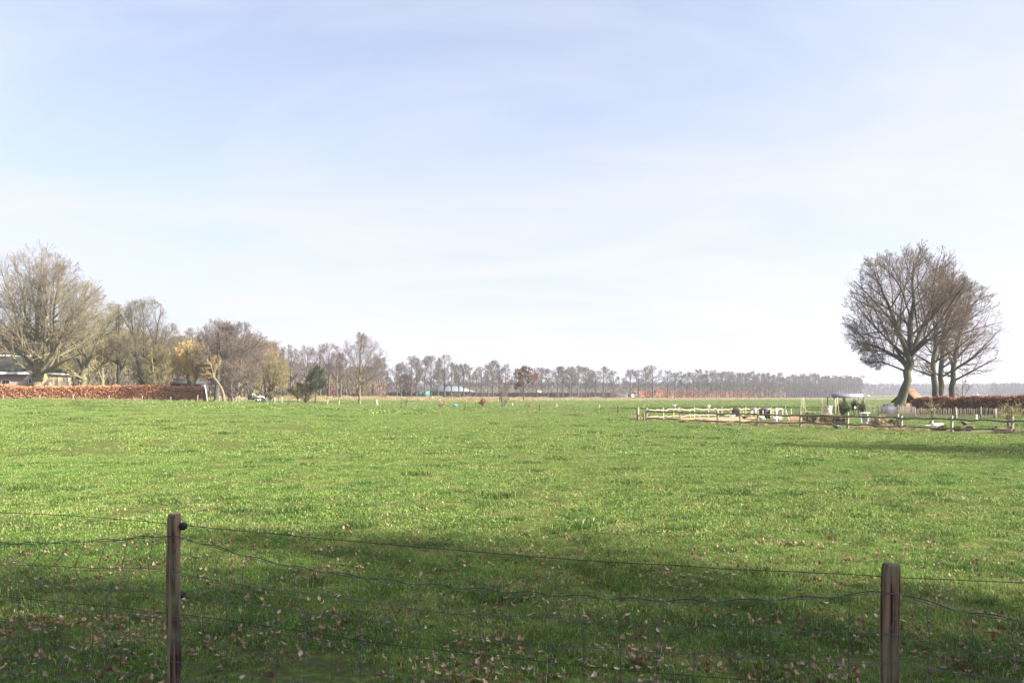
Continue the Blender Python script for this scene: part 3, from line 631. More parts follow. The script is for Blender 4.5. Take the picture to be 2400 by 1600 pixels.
# --- shade trees along the lane, outside the frame to the right (their shadows fall across the field)
SH = [tree_meshes(200 + i, [([(0, 0, -.3), (.1, 0, 3), (0, .2, 6.5), (.3, 0, 11), (.2, 0, 15)], [.5, .42, .36, .2, .06])], ((0, 0, 9.8), (5.8, 5.8, 6.6)),
      [LV(18, .22, .97, 74, 26, 9, 7, .45, .35, .1, .026), LV(8, .15, .97, 46, 32, .5, 4, .55, .2, .12, .016), LV(7, .15, 1, 44, 34, .5, 3, .6, .15, .13, .012), LV(6, .15, 1, 40, 36, .6, 3, .7, .1, .13, .009)]) for i in range(2)]
for k, (x, y, s) in enumerate([(24, -5.4, 1.2), (31, -7.3, 1.3), (38, -8.2, 1.3), (18.5, -4.2, 1.1), (45, -11.4, 1.35), (29, -10.5, 1.2), (15.5, -5.2, 1.0), (23, -9.5, 1.1), (38, 18.5, 1.0), (46, 16.5, 1.1)]):
    y += 1.6 if y < 5 else 0
    t = make_tree('oak_tree', 'bare oak outside the picture on the right, shading the foreground', SH[k % 2], bark, tw_oak, (x, y, gz(x, y)), k * 1.3, s, group='lane oaks outside the picture')
# ------------------------------------------------------------------ hedges
def hedge(name, label, pts, hts, depth, nleaf, size, lm, core, seed, base_drop=.1, jit=.12, twigs=None):
    """pts: ground line of the hedge (x, y) list, hts: heights"""
    r = np.random.default_rng(seed); t = thing(name, label, 'hedge', (pts[0][0], pts[0][1], gz(*pts[0])))
    o0 = np.array([pts[0][0], pts[0][1], gz(*pts[0])]); pts = np.array(pts, float); hts = np.array(hts, float)
    seg = np.r_[0, np.cumsum(np.linalg.norm(np.diff(pts, axis=0), axis=1))]; L = seg[-1]
    def smp(s): return np.stack([np.interp(s, seg, pts[:, 0]), np.interp(s, seg, pts[:, 1])], -1), np.interp(s, seg, hts)
    # woody core
    n = max(4, int(L / .8)); s = np.linspace(0, L, n + 1); p, h = smp(s); d = np.gradient(p, axis=0); d /= np.linalg.norm(d, axis=1, keepdims=True); nn = np.stack([-d[:, 1], d[:, 0]], -1)
    z0 = zt(p[:, 0], p[:, 1]); V = []
    for k in range(n + 1):
        for (a, zz) in ((-1, -.1), (-1, .72), (-.5, .84), (.5, .84), (1, .72), (1, -.1)):
            q = p[k] + nn[k] * a * depth * .34 * (1 + r.uniform(-.2, .2)); V.append((q[0] - o0[0], q[1] - o0[1], z0[k] - o0[2] + (h[k] * zz * (1 + r.uniform(-.05, .05)) if zz > 0 else zz)))
    Q = [(k * 6 + i, k * 6 + i + 1, k * 6 + 6 + i + 1, k * 6 + 6 + i) for k in range(n) for i in range(5)] + [(0, 1, 2, 5), (2, 3, 4, 5)] + [(n * 6, n * 6 + 5, n * 6 + 2, n * 6 + 1), (n * 6 + 2, n * 6 + 5, n * 6 + 4, n * 6 + 3)]
    link('branch_core', mesh_np('branch_core', V, Q), core, t)
    s = r.uniform(0, L, nleaf); p, h = smp(s); z = zt(p[:, 0], p[:, 1]); a = r.uniform(0, 1, nleaf)
    dd = np.stack([np.interp(s, np.linspace(0, L, n + 1), nn[:, 0]), np.interp(s, np.linspace(0, L, n + 1), nn[:, 1])], -1)
    side = r.integers(0, 5, nleaf)      # 0,1 front 2 back 3,4 top
    off = np.where(side < 2, -.5, np.where(side == 2, .5, r.uniform(-.5, .5, nleaf))) * depth
    zz = np.where(side < 3, r.uniform(.02, 1, nleaf) , 1.0) * h
    bulge = .5 + .5 * vnoise(s, zz * 2, 1.1, seed); off = off * (1 - .15 * bulge) + r.normal(0, jit * .6, nleaf); zz = zz * (1 + .09 * vnoise(s, s * 0, 1.3, seed + 1)) + r.normal(0, jit * .5, nleaf) * (side > 2) - .02
    P = np.stack([p[:, 0] + dd[:, 0] * off - o0[0], p[:, 1] + dd[:, 1] * off - o0[1], z + np.maximum(zz, .02) - o0[2]], -1)
    V, Q = leaves_np(P, size, r); link('foliage', mesh_np('foliage', V, Q), lm, t)
    return t
core_m = M('hedge_core', (.12, .075, .05), (.07, .045, .03), 6, 1)
hleaf = M('hedge_leaf_orange', (.56, .28, .135), (.42, .19, .09), 1.3, .8, translucent=.25, c3=(.64, .38, .22), scale3=3)
hleaf2 = M('hedge_leaf_russet', (.30, .12, .065), (.18, .07, .045), 1.3, .8, translucent=.2, c3=(.36, .18, .1), scale3=4)
hleaf3 = M('hedge_leaf_purple', (.10, .045, .045), (.07, .03, .035), 1.3, .85, translucent=.1)
hleaf4 = M('hedge_leaf_far', (.50, .235, .14), (.38, .165, .10), .7, .8, translucent=.2)
YH = 100
hx = [G(px, YH)[:2] for px in (-160, 0, 60, 110, 250, 480)]
hedge('beech_hedge', 'long clipped beech hedge holding orange dead leaves in front of the left trees', hx, [1.75, 1.85, 1.5, 1.6, 1.8, 1.95], 1.1, 34000, .105, hleaf, core_m, 1)
# dark hedge on the right, behind the paling fence
a = G(2142, 62)[:2]; c = G(2420, 56)[:2]; cc = G(2600, 53)[:2]
hedge('beech_hedge', 'clipped dark russet hedge behind the paling fence on the right', [a, G(2170, 61)[:2], c, cc], [1.18, 1.36, 1.33, 1.3], 1.0, 26000, .085, hleaf2, core_m, 2)
# hedges along the avenue
def avpt(px, dy): Yv = avY(px) + dy; return G(px, Yv)[:2]
hedge('hedge', 'low dark purple clipped hedge running behind the avenue beside the barn', [avpt(px, 22) for px in (1082, 1150, 1250, 1350, 1428)], [1.5, 1.5, 1.7, 1.8, 1.9], 1.2, 9000, .3, hleaf3, core_m, 3)
hedge('hedge', 'low dark hedge left of the grey roofed barn, behind the avenue trunks', [avpt(px, 22) for px in (905, 940, 972)], [1.3, 1.3, 1.3], 1.0, 3000, .3, hleaf3, core_m, 4)
hedge('hedge', 'short brown hedge end beside the white field gate', [avpt(px, 20) for px in (1428, 1441)], [2.2, 2.2], 1.2, 900, .3, hleaf2, core_m, 5)
hedge('beech_hedge', 'tall orange brown clipped hedge behind the right hand avenue', [avpt(px, 12) for px in (1486, 1560, 1640, 1720, 1780, 1840)], [2.6, 3.3, 3.0, 3.1, 3.1, 3.1], 1.4, 20000, .42, hleaf4, core_m, 6)

# ------------------------------------------------------------------ distant woods (stuff: one mass each)
def wood(name, label, spots, protos, mats, understory, seed, ucol, usize=.6):
    """one mesh of many bare trees; spots: (x, y, z, height)"""
    r = np.random.default_rng(seed); Vs = []; Qs = []; n = 0
    for (x, y, z, h) in spots:
        V, Q, h0 = protos[r.integers(0, len(protos))]; s = h / h0; a = r.uniform(0, 6.28); ca, sa = math.cos(a) * s, math.sin(a) * s
        W_ = np.stack([V[:, 0] * ca - V[:, 1] * sa + x, V[:, 0] * sa + V[:, 1] * ca + y, V[:, 2] * s + z], -1); Vs.append(W_); Qs.append(Q + n); n += len(W_)
    V2, Q2 = leaves_np(understory, usize * .45, r, aspect=9, vert=2.5); Vs.append(V2); Qs.append(Q2 + n)
    me = mesh_np(name, np.concatenate(Vs), np.concatenate(Qs)); me.materials.append(mats); me.materials.append(ucol)
    mi = np.zeros(len(me.polygons), np.int32); mi[-len(Q2):] = 1; me.polygons.foreach_set('material_index', mi)
    o = link(name, me, None); return tag(o, label, 'woodland', None, 'stuff')
def coarse(seed, h=12, w=3.2):
    ms = tree_meshes(seed, [([(0, 0, -.2), (0, 0, h * .4), (.1, 0, h * .9)], [.24, .18, .04])], ((0, 0, h * .62), (w, w, h * .38)), [LV(12, .35, .97, 60, 26, 9, 4, .5, .7, .1, .06), LV(7, .2, 1, 44, 34, .55, 3, .6, .3, .1, .045), LV(6, .1, 1, 40, 38, .6, 2, .7, .1, .1, .035)], side=5)
    out = []
    Vs = []; Qs = []; n = 0
    for me in ms:
        v = np.zeros(len(me.vertices) * 3, np.float32); me.vertices.foreach_get('co', v); q = np.zeros(len(me.polygons) * 4, np.int32); me.loops.foreach_get('vertex_index', q)
        Vs.append(v.reshape(-1, 3)); Qs.append(q.reshape(-1, 4) + n); n += len(v) // 3; bpy.data.meshes.remove(me)
    return np.concatenate(Vs), np.concatenate(Qs), h
WP = [coarse(300 + i) for i in range(5)]
def band(px0, px1, Y0, Y1, cnt, top0, top1, seed, hr=.18):
    r = np.random.default_rng(seed); out = []
    for _ in range(cnt):
        u = r.uniform(0, 1); px = px0 + (px1 - px0) * u; Y = r.uniform(Y0, Y1); p = at(px, 925, Y); z = gz(p[0], Y)
        h = at(px, top0 + (top1 - top0) * u, Y)[2] - z; out.append((p[0], Y, z, max(2, h * r.uniform(1 - hr, 1.04))))
    return out
def under(px0, px1, Y0, Y1, cnt, top, seed):
    r = np.random.default_rng(seed); px = r.uniform(px0, px1, cnt); Y = r.uniform(Y0, Y1, cnt); x = EYE[0] + (px - 1200) / F * Y
    z = zt(x, Y); hh = np.maximum((921 - top) / F * Y + 1.7 - z, .5); hh = hh * (1 + .35 * vnoise(x, Y, 9, seed)); return np.stack([x, Y, z + hh * r.uniform(0, 1, cnt) ** 1.1], -1)
wm0 = M('wood_olive', (.20, .165, .10), (.15, .12, .08), .1, .95)
wm1 = M('wood_bare', (.17, .135, .115), (.13, .105, .09), .1, .95)
wu1 = M('wood_understory', (.155, .11, .085), (.12, .10, .07), .06, .95, c3=(.10, .095, .05), scale3=.12)
wu2 = M('wood_far', (.12, .09, .085), (.08, .07, .07), .03, .95)
wood('woodland', 'bare brownish wood behind the big left trees and the orange hedge', band(-120, 640, 150, 230, 250, 752, 800, 1), WP, wm0, under(-120, 640, 145, 190, 26000, 862, 2), 3, wu1, .3)
wood('undergrowth', 'reddish brown scrub at the edge of the wood left of the lone tree', band(560, 900, 195, 300, 80, 838, 862, 4), WP, wm1, under(560, 905, 190, 250, 26000, 896, 5), 6, wu1, .35)
wood('woodland', 'distant purple brown wood beyond the avenue and the barn', band(860, 1960, 520, 640, 330, 893, 896, 7, .25), WP, wu2, under(860, 1960, 480, 560, 40000, 903, 8), 9, wu2, 1.1)
wood('scrub', 'brown winter scrub between the avenue trunks and the distant wood', band(1060, 1840, 400, 470, 70, 900, 904, 37, .3), WP, wm1, under(1060, 1840, 395, 450, 14000, 912, 38), 39, wu1, .6)
wood('woodland', 'blue hazy wood on the horizon behind the right hand trees', band(1960, 2420, 820, 980, 260, 896, 899, 10, .3), WP, wu2, under(1960, 2700, 800, 900, 30000, 903, 11), 12, wu2, 1.8)
wood('woodland', 'rounded darker clump of woodland at the right end of the horizon', band(2322, 2480, 640, 720, 60, 896, 899, 13, .2), WP, wu2, under(2325, 2520, 640, 690, 12000, 902, 14), 15, wu2, 1.2)

# ------------------------------------------------------------------ bushes
def bush(name, label, px, Y, base, top, hw, seed, n, size, lm, bk, cat='bush', stems=7, aspect=1.4):
    b = G(px, Y, base); h = max(.2, at(px, top, Y)[2] - b[2]); w = hw / F * Y; r = np.random.default_rng(seed)
    t = thing(name, label, cat, b); mb = MB()
    P0 = []; 
    for k in range(stems * 4):
        a = r.uniform(0, 6.283); q = r.uniform(.1, 1); e = np.array([math.cos(a) * w * q, math.sin(a) * w * q, h * (1 - .35 * q * q) * r.uniform(.7, 1.05)])
        mid = e * [.35, .35, .55]; mb.tube([(0.06 * math.cos(a), .06 * math.sin(a), -.05), mid, e], [.02 * h ** .5, .013 * h ** .5, .006], 4, False)
        P0 += [mid * (1 - f) + e * f for f in (.2, .4, .6, .8, 1)]
    mb.build('stems', bk, t)
    if n:
        P0 = np.array(P0); P = P0[r.integers(0, len(P0), n)] + r.normal(0, .13 * w + .02, (n, 3)); P[:, 2] = np.maximum(P[:, 2], .03)
        V, Q = leaves_np(P, size, r, aspect=aspect); link('foliage', mesh_np('foliage', V, Q), lm, t)
    return t
leaf_ever = M('leaf_evergreen', (.05, .085, .025), (.03, .05, .018), 2, .6, c3=(.10, .14, .05), scale3=3)
leaf_straw = M('dead_grass', (.42, .32, .19), (.3, .22, .13), 3, .9, translucent=.2)
leaf_dull = M('leaf_dull_olive', (.16, .13, .06), (.10, .08, .045), 3, .9)
bush('beech_sapling', 'small brown leaved bush standing alone in the pasture left of the twin stemmed tree', 1131, 95, 953, 935, 8, 1, 900, .09, leaf_rust, bark, cat='bush')
bush('sapling', 'tiny tan twiggy sapling in the pasture near the second dark fence stake', 953, 92, 951, 934, 6, 2, 120, .07, leaf_dull, bark_pale)
bush('grass_tuft', 'pale dead grass tuft in the middle of the pasture, left of the blue drum', 1036, 96, 953, 944, 6, 3, 350, .12, leaf_straw, bark_pale, cat='grass tuft', aspect=4)
bush('grass_tuft', 'small pale grass tuft right of the short white stake in the pasture', 1241, 96, 956, 950, 4, 4, 150, .1, leaf_straw, bark_pale, cat='grass tuft', aspect=4)
bush('evergreen_bush', 'olive dark bush behind the far rail of the chicken run', 1724, 55.5, 984, 955, 11, 5, 1100, .07, leaf_dull, bark)
bush('evergreen_bush', 'dark evergreen bush growing under the flat white canopy, nearest the grey tub', 1975, 58, 972, 945, 17, 6, 3200, .06, leaf_ever, bark)
bush('evergreen_bush', 'small conical evergreen rising above the bushes under the flat white canopy', 1979, 60, 970, 932, 7, 7, 1500, .05, leaf_ever, bark)
bush('evergreen_bush', 'green bush under the right half of the flat white canopy', 2003, 59, 972, 936, 9, 8, 1700, .06, leaf_ever, bark)
bush('evergreen_bush', 'sparse olive bush at the right post of the flat white canopy', 2020, 60, 972, 940, 9, 9, 700, .06, leaf_dull, bark)
for k, (px, yb, yt, hw, Y, lab) in enumerate([(1900, 997, 970, 18, 46.5, 'brown dead herb clump behind the near rail fence, below the crossed bean canes'), (1938, 999, 972, 18, 45.5, 'brown dead herb clump below the beige tub'), (1965, 1001, 976, 14, 44.5, 'dull brown bush at the foot of the tall A-frame canes'),
                                              (2062, 1003, 982, 22, 43, 'bristly brown mound of dead stalks right of the stacked white basin'), (2092, 1005, 988, 12, 42, 'pale brown heap of stalks left of the doubled fence posts')]):
    bush('dead_herbs', lab, px, Y, yb, yt, hw, 20 + k, 900, .07, (leaf_dull, leaf_straw)[k % 2], bark, cat='dead plants', aspect=3)
for k, (px, Y, hw, lab) in enumerate([(2128, 40, 6, 'low brown weed tuft just right of the doubled fence posts'), (2208, 38.5, 10, 'low brown weed clump left of the third rail fence post from the right edge'), (2246, 38, 10, 'widest brown weed clump at the foot of the near rail fence'),
                                      (2270, 38, 8, 'brown weed clump right of the widest one'), (2334, 37, 6, 'small brown weed tuft below the right hand rails'), (2372, 36.4, 8, 'brown weed clump round the last fence post on the right')]):
    p = G(px, Y, 1008); q = [round(v) for v in (0, 0)]
    bush('weeds', lab, px, Y, 1010, 1001, hw, 40 + k, 420, .05, leaf_dull, bark, cat='weeds', aspect=2.5)

# ------------------------------------------------------------------ rail fences on the right
wood_grey = M('weathered_oak', (.30, .27, .21), (.17, .15, .115), 4, .9, (6, 6, 1), .4, c3=(.24, .26, .16), scale3=1.5)
wood_dark = M('weathered_rail', (.16, .15, .13), (.09, .085, .075), 4, .9, (1, 6, 6), .4)
wood_pale = M('pale_rail', (.33, .27, .20), (.22, .175, .13), 3, .85, (1, 5, 5), .3)
rf = random.Random(4)
def rail(mat, a, b, z, r, parent, o0, zb=None, wob=.04):
    n = 6; P = []
    for k in range(n + 1):
        t = k / n; x = a[0] + (b[0] - a[0]) * t; y = a[1] + (b[1] - a[1]) * t
        P.append((x - o0[0], y - o0[1], gz(x, y) - o0[2] + z[0] + (z[1] - z[0]) * t + (rf.uniform(-wob, wob) if 0 < k < n else 0)))
    return MB().tube(P, [r * rf.uniform(.85, 1.15) for _ in P], 7).build('rail', mat, parent, True)
def split_post(p, h, w, mat, parent, o0, rz=0):
    z = gz(*p) - o0[2]; x = p[0] - o0[0]; y = p[1] - o0[1]
    return MB().box((x, y, z + h / 2 - .15), (w, w * .8, h + .3), rz, top=.86).build('post', mat, parent, bevel=.01)
FA = np.array([9.2, 49.6]); FD = np.array([15.1, -13.4]); FD = FD / np.linalg.norm(FD)
near_px = [1516, 1594, 1682, 1735, 1776, 1876, 1987, 2104, 2231, 2373, 2530]
pp = [meet(px, FA, FD) for px in near_px]; o0 = (pp[0][0], pp[0][1], gz(*pp[0]))
fn = thing('rail_fence', 'weathered split rail fence with two dark wavy rails, nearest on the right', 'fence', o0)
tops = [955, 963, 961, 960, 961, 963.5, 966, 970, 974, 976, 984]
ph_ = []
for k, (px, p) in enumerate(zip(near_px, pp)):
    h = at(px, tops[k], p[1])[2] - gz(*p); ph_.append(h); split_post(p, h, .13 if px != 1516 else .16, wood_grey, fn, o0, rf.uniform(0, .6))
p2 = meet(2112.5, FA, FD); split_post(p2, .78, .14, wood_grey, fn, o0, .5)
ru = [962.5, 966, 969.5, 970, 971, 973, 975, 979, 982, 986.5, 991]; rl = [980, 983, 986.7, 988, 989, 990, 993.5, 999, 1003, 1007, 1013]
for k in range(len(pp) - 1):
    zu = [at(near_px[k + i], ru[k + i], pp[k + i][1])[2] - gz(*pp[k + i]) for i in (0, 1)]; zl = [at(near_px[k + i], rl[k + i], pp[k + i][1])[2] - gz(*pp[k + i]) for i in (0, 1)]
    rail(wood_dark, pp[k], pp[k + 1], zu, .052, fn, o0); rail(wood_dark, pp[k], pp[k + 1], zl, .045, fn, o0)
# far side of the run, sunlit
FB = np.array([9.25, 50.0]); FE = np.array([20.9, 60.0]); FBD = (FE - FB) / np.linalg.norm(FE - FB)
far_px = [1517.5, 1554, 1591, 1627, 1660, 1691, 1719, 1747, 1770, 1792, 1806]
qq = [meet(px, FB, FBD) for px in far_px]; o1 = (qq[1][0], qq[1][1], gz(*qq[1]))
ff = thing('rail_fence', 'pale sunlit split rail fence closing the far side of the chicken run', 'fence', o1)
ft = [955, 955, 954, 954, 951, 953, 954, 953, 954, 955, 957]; fu = [961, 961, 959.5, 960, 958, 961, 957.5, 958.5, 959, 959, 957]; fl = [977, 976, 975, 973.5, 973, 972.5, 973, 972, 971, 970, 970]
for k, (px, p) in enumerate(zip(far_px, qq)):
    if k: split_post(p, at(px, ft[k], p[1])[2] - gz(*p), .12, wood_pale, ff, o1, rf.uniform(0, .8))
for k in range(len(qq) - 1):
    zu = [at(far_px[k + i], fu[k + i], qq[k + i][1])[2] - gz(*qq[k + i]) for i in (0, 1)]; zl = [at(far_px[k + i], fl[k + i], qq[k + i][1])[2] - gz(*qq[k + i]) for i in (0, 1)]
    rail(wood_pale, qq[k], qq[k + 1], zu, .06, ff, o1, wob=.06)
    if k < 7: rail(wood_pale, qq[k], qq[k + 1], zl, .05, ff, o1, wob=.05)
# thin dark rail fence behind the garden
bp_ = [meet(px, np.array(qq[-1]), np.array([1, .18])) for px in (1808, 1840, 1876, 1925)]; o2 = (*bp_[0], gz(*bp_[0]))
fk = thing('rail_fence', 'thin dark single rail fence behind the bare soil of the garden', 'fence', o2)
for p in bp_: split_post(p, .95, .07, wood_grey, fk, o2)
for k in range(3): rail(wood_dark, bp_[k], bp_[k + 1], [at(1860, 959 + k * .5, bp_[k][1])[2] - gz(*bp_[k])] * 2, .03, fk, o2, wob=.01)
# gate post
post = lambda name, label, px, Y, base, top, w, mat, cat='post': (lambda b, h: tag(MB().box((0, 0, h / 2 - .15), (w, w, h + .3), .4, top=.9).build(name, mat, None, bevel=.006), label, cat) if False else None)
def lone_post(name, label, px, Y, base, top, w, mat, cat='post', round_=False, tilt=0, group=None):
    b = G(px, Y, base); h = at(px, top, Y)[2] - b[2]; mb = MB()
    if round_: mb.tube([(0, 0, -.2), (0, 0, h * .5), (tilt * h, 0, h)], [w / 2, w / 2, w * .45], 8)
    else: mb.box((0, 0, h / 2 - .1), (w, w, h + .2), .4, top=.92)
    o = mb.build(name, mat, None); o.location = b; return tag(o, label, cat, group)
lone_post('gate_post', 'sturdy single square post left of the rail fence corner', 1495, 50.5, 987, 955, .14, wood_grey)
lone_post('wooden_stake', 'short brown stake leaning at the rail fence corner', 1509, 50, 986, 967, .09, wood_dark, tilt=.1)
# wire mesh on the near fence (hen-proof), simple woven wires
wire_m = M('galvanised_wire', (.15, .15, .165), (.09, .09, .105), 40, .45, metal=.6)
wire_d = M('dark_wire', (.045, .045, .05), (.03, .03, .03), 40, .6)
mb = MB()
for k in range(2, 6):
    a, c = np.array(pp[k]), np.array(pp[k + 1]); L = np.linalg.norm(c - a); nn = int(L / .3)
    for i in range(nn):
        q = a + (c - a) * i / nn; z = gz(*q) - o0[2]; mb.tube([(q[0] - o0[0], q[1] - o0[1] + .08, z), (q[0] - o0[0], q[1] - o0[1] + .08, z + .62)], .005, 3, False)
    for z in (.1, .25, .4, .6): mb.tube([(a[0] - o0[0], a[1] - o0[1] + .08, gz(*a) - o0[2] + z), (c[0] - o0[0], c[1] - o0[1] + .08, gz(*c) - o0[2] + z)], .005, 3, False)
mb.build('wire_mesh', M('rusty_wire', (.35, .24, .15), (.25, .16, .1), 20, .7), fn)

# paling fence
pal_px = [2030, 2060, 2105, 2145, 2190, 2240, 2300, 2370, 2450]; palY = [60, 59, 57, 54.5, 53, 52, 51, 50, 49]
pal = [G(px, Y, 975) for px, Y in zip(pal_px, palY)]
pf = thing('paling_fence', 'low chestnut paling fence of thin upright pickets in front of the dark hedge', 'fence', pal[0])
palm = M('paling_wood', (.40, .34, .27), (.24, .20, .16), 3, .9, (8, 8, 1), .3)
for k in range(len(pal) - 1):
    a = np.array(pal[k]); c = np.array(pal[k + 1]); L = np.linalg.norm(c - a); nn = max(3, int(L / .105)); mb = MB(); hh = .86 if k < 3 else .72
    for i in range(nn):
        q = a + (c - a) * (i + .5) / nn - np.array(pal[0]); h = hh * rf.uniform(.9, 1.06); tx = rf.uniform(-.03, .03)
        mb.beam((q[0], q[1], q[2] - .02), (q[0] + tx, q[1], q[2] + h), .034, .02)
    for z in (.2, hh - .15): mb.tube([tuple(a - pal[0] + [0, .03, z]), tuple(c - pal[0] + [0, .03, z])], .006, 4, False)
    mb.build('picket_panel', palm, pf); q = a - pal[0]
    MB().tube([(q[0], q[1] + .05, q[2] - .2), (q[0], q[1] + .05, q[2] + hh + .08)], .045, 8).build('post', wood_grey, pf)

# ------------------------------------------------------------------ field stakes and wire fences
stake_dark = M('dark_stake', (.05, .045, .04), (.03, .03, .025), 5, .9); stake_white = M('pale_stake', (.36, .32, .26), (.26, .23, .18), 5, .85); stake_plastic = M('white_plastic_stake', (.75, .76, .74), (.62, .63, .6), 5, .5)
def stake_fence(label, items, mat, wires, name='wire_fence', rr=.035):
    P = [G(px, Y, by) for px, Y, by, tp in items]; t = thing(name, label, 'fence', P[0])
    hs = []
    for (px, Y, by, tp), p in zip(items, P):
        h = at(px, tp, Y)[2] - p[2]; hs.append(h); q = np.array(p) - P[0]
        MB().tube([tuple(q - [0, 0, .2]), tuple(q + [0.02, 0, h])], rr, 7).build('post', mat, t)
    for wz in wires:
        mb = MB()
        for k in range(len(P) - 1):
            a = np.array(P[k]) - P[0]; c = np.array(P[k + 1]) - P[0]; ha, hc = hs[k] * wz, hs[k + 1] * wz
            mb.tube([(a[0], a[1] - rr, a[2] + ha), tuple((a + c) / 2 + [0, -rr, (ha + hc) / 2 - .04]), (c[0], c[1] - rr, c[2] + hc)], .004, 3, False)
        mb.build('wire', wire_d, t)
    return t
stake_fence('low wire fence on short pale posts along the foot of the orange hedge', [(-70, 90, 936, 924), (7, 90, 937, 924), (93, 91, 937, 925), (171, 91, 937, 925), (255, 92, 938.5, 926), (333, 92, 940, 927), (400, 92, 941.5, 929), (463, 93, 941.5, 925), (514, 93, 943.5, 928), (560, 93, 944, 927), (569, 95, 943, 930), (625, 98, 942, 931)], stake_white, (.8, .45), rr=.045)
stake_fence('thin white electric fence stakes crossing the pasture in front of the lone tree', [(644, 90, 945, 932), (661, 90, 946, 930), (768, 90, 948, 937), (795, 90, 950, 938)], stake_plastic, (.85,), rr=.02)
stake_fence('line of short dark stakes with a thin wire across the middle of the pasture', [(675, 84, 949, 936), (940, 80, 959, 942), (1090, 76, 962, 944), (1264, 71, 965, 948), (1448, 63, 967, 951), (1494, 51, 986, 958)], stake_dark, (.8, .5), rr=.05)
stake_fence('sparse white stakes standing far out in the green field beyond the ditch', [(1033, 105, 950, 941), (1201, 100, 955, 944), (1305, 90, 958, 946), (1405, 84, 960, 948), (1509, 80, 962, 951)], stake_plastic, (), rr=.025)
lone_post('concrete_post', 'stubby pale square post standing right of the lone tree', 883, 100, 949, 936, .28, M('pale_post', (.50, .42, .32), (.36, .29, .21), 4, .9))
lone_post('wooden_stake', 'short dark stake just left of the brown bush in the pasture', 1115, 100, 953, 943, .05, stake_dark)

# ------------------------------------------------------------------ foreground sheep-wire fence
LP = np.array([-1.838, 3.95]); RP = np.array([1.62, 3.10]); FDIR = (RP - LP) / np.linalg.norm(RP - LP)
def fp(px, py, off=0.0):
    d = ray(px, py); nrm = np.array([-FDIR[1], FDIR[0]]); q = LP - nrm * (off + .045)
    t = (q @ nrm) / (d[0] * nrm[0] + d[1] * nrm[1]); return EYE + d * t
span = 3.56
fence = thing('wire_fence', 'foreground sheep wire fence on round wooden posts with sagging woven netting', 'fence', (LP[0], LP[1], 0))
FO = np.array([LP[0], LP[1], 0])
pm = M('fence_post_wood', (.27, .18, .125), (.03, .018, .014), 1.7, .9, (26, 26, .8), 1.0, detail=10, lo=.42, hi=.57, c3=(.17, .165, .10), scale3=6)
# growth-ring and crack colouring for the post
def fence_post(p, ztop, r, seed, flat_cut):
    rr = np.random.default_rng(seed); ns = 28; zs = np.concatenate([np.linspace(-.3, ztop - .06, 26), [ztop - .03, ztop - .014, ztop - .004]]); V = []
    ph = rr.uniform(0, 6.28, 4)
    for k, z in enumerate(zs):
        q = 1.0 if z < ztop - .05 else (1 - max(0, (z - (ztop - .035)) / .035) ** 2 * .22)
        cx = .004 * math.sin(z * 5 + ph[0]); cy = .004 * math.sin(z * 4 + ph[1])
        for i in range(ns):
            a = i / ns * 6.283; w = r * q * (1 + .02 * math.sin(3 * a + ph[2] + z * 1.5) + .012 * math.sin(7 * a + ph[3]) + rr.normal(0, .006))
            if abs(((a - 4.9 - .15 * math.sin(z * 3)) + 3.14) % 6.283 - 3.14) < .12: w -= .004      # drying crack
            V.append((p[0] + cx + w * math.cos(a), p[1] + cy + w * math.sin(a), z))
    Q = [(k * ns + i, k * ns + (i + 1) % ns, (k + 1) * ns + (i + 1) % ns, (k + 1) * ns + i) for k in range(len(zs) - 1) for i in range(ns)]
    V.append((p[0], p[1], ztop)); T = [(len(V) - 1, (len(zs) - 1) * ns + i, (len(zs) - 1) * ns + (i + 1) % ns) for i in range(ns)]
    return mesh_np('post', V, Q, T, smooth=True)
insm = M('black_plastic', (.025, .025, .03), (.02, .02, .022), 5, .4)
zL = at(413, 1203, LP[1])[2]; zR = at(2084, 1318, RP[1])[2]
post_pos = [(LP - FDIR * span, zL + .02, .038), (LP, zL, .0355), (RP, zR, .0370), (RP + FDIR * span, zR + .01, .042)]
for k, (p, z, rd) in enumerate(post_pos):
    q = p - LP; o = link('post', fence_post(q, z, rd, 10 + k, (1, 1, .3, .5)[k]), pm, fence)
    if k == 1: tag(o, 'upright weathered reddish wooden post with a rounded mossy top')
    if k == 2: tag(o, 'stout weathered round post with flat sawn top')
    for iz, s_ in ((-.068, 1), (-.455 if k < 2 else -.46, 1)):
        nrm = np.array([-FDIR[1], FDIR[0]]); c = q + FDIR * (rd + .014 if k == 1 else .0) + nrm * (.01 if k == 1 else rd + .02)
        if k == 1 and iz < -.3: c = q + nrm * (rd + .02)
        mb = MB(); d3 = np.array([FDIR[0], FDIR[1], 0]); c3 = np.array([c[0], c[1], z + iz])
        prof = [(-.012, .006), (-.012, .019), (-.004, .021), (-.002, .012), (.002, .012), (.004, .021), (.012, .019), (.012, .006)]
        for (a0, ra), (a1, rb) in zip(prof[:-1], prof[1:]): mb.tube([tuple(c3 + d3 * a0), tuple(c3 + d3 * (a1 + 1e-4))], [ra, rb], 12)
        mb.build('insulator', insm, o, True)
def wire_obj(name, px_pts, rad, mat, off, wig=.0015, twist=False, seed=0, n=260):
    r = np.random.default_rng(seed); P = np.array([fp(x, y, off) for x, y in px_pts]); s = (P[:, :2] - LP) @ FDIR
    ss = np.linspace(s[0], s[-1], n); z = np.interp(ss, s, P[:, 2])
    for _ in range(3): z[1:-1] = (z[:-2] + 2 * z[1:-1] + z[2:]) / 4
    nrm = np.array([-FDIR[1], FDIR[0]]); w = np.cumsum(r.normal(0, 1, n)); w -= np.convolve(w, np.ones(21) / 21, 'same'); 
    base = LP - nrm * (off + .045)
    out = np.stack([base[0] + FDIR[0] * ss, base[1] + FDIR[1] * ss, z + w * wig * .45], -1); return out, ss
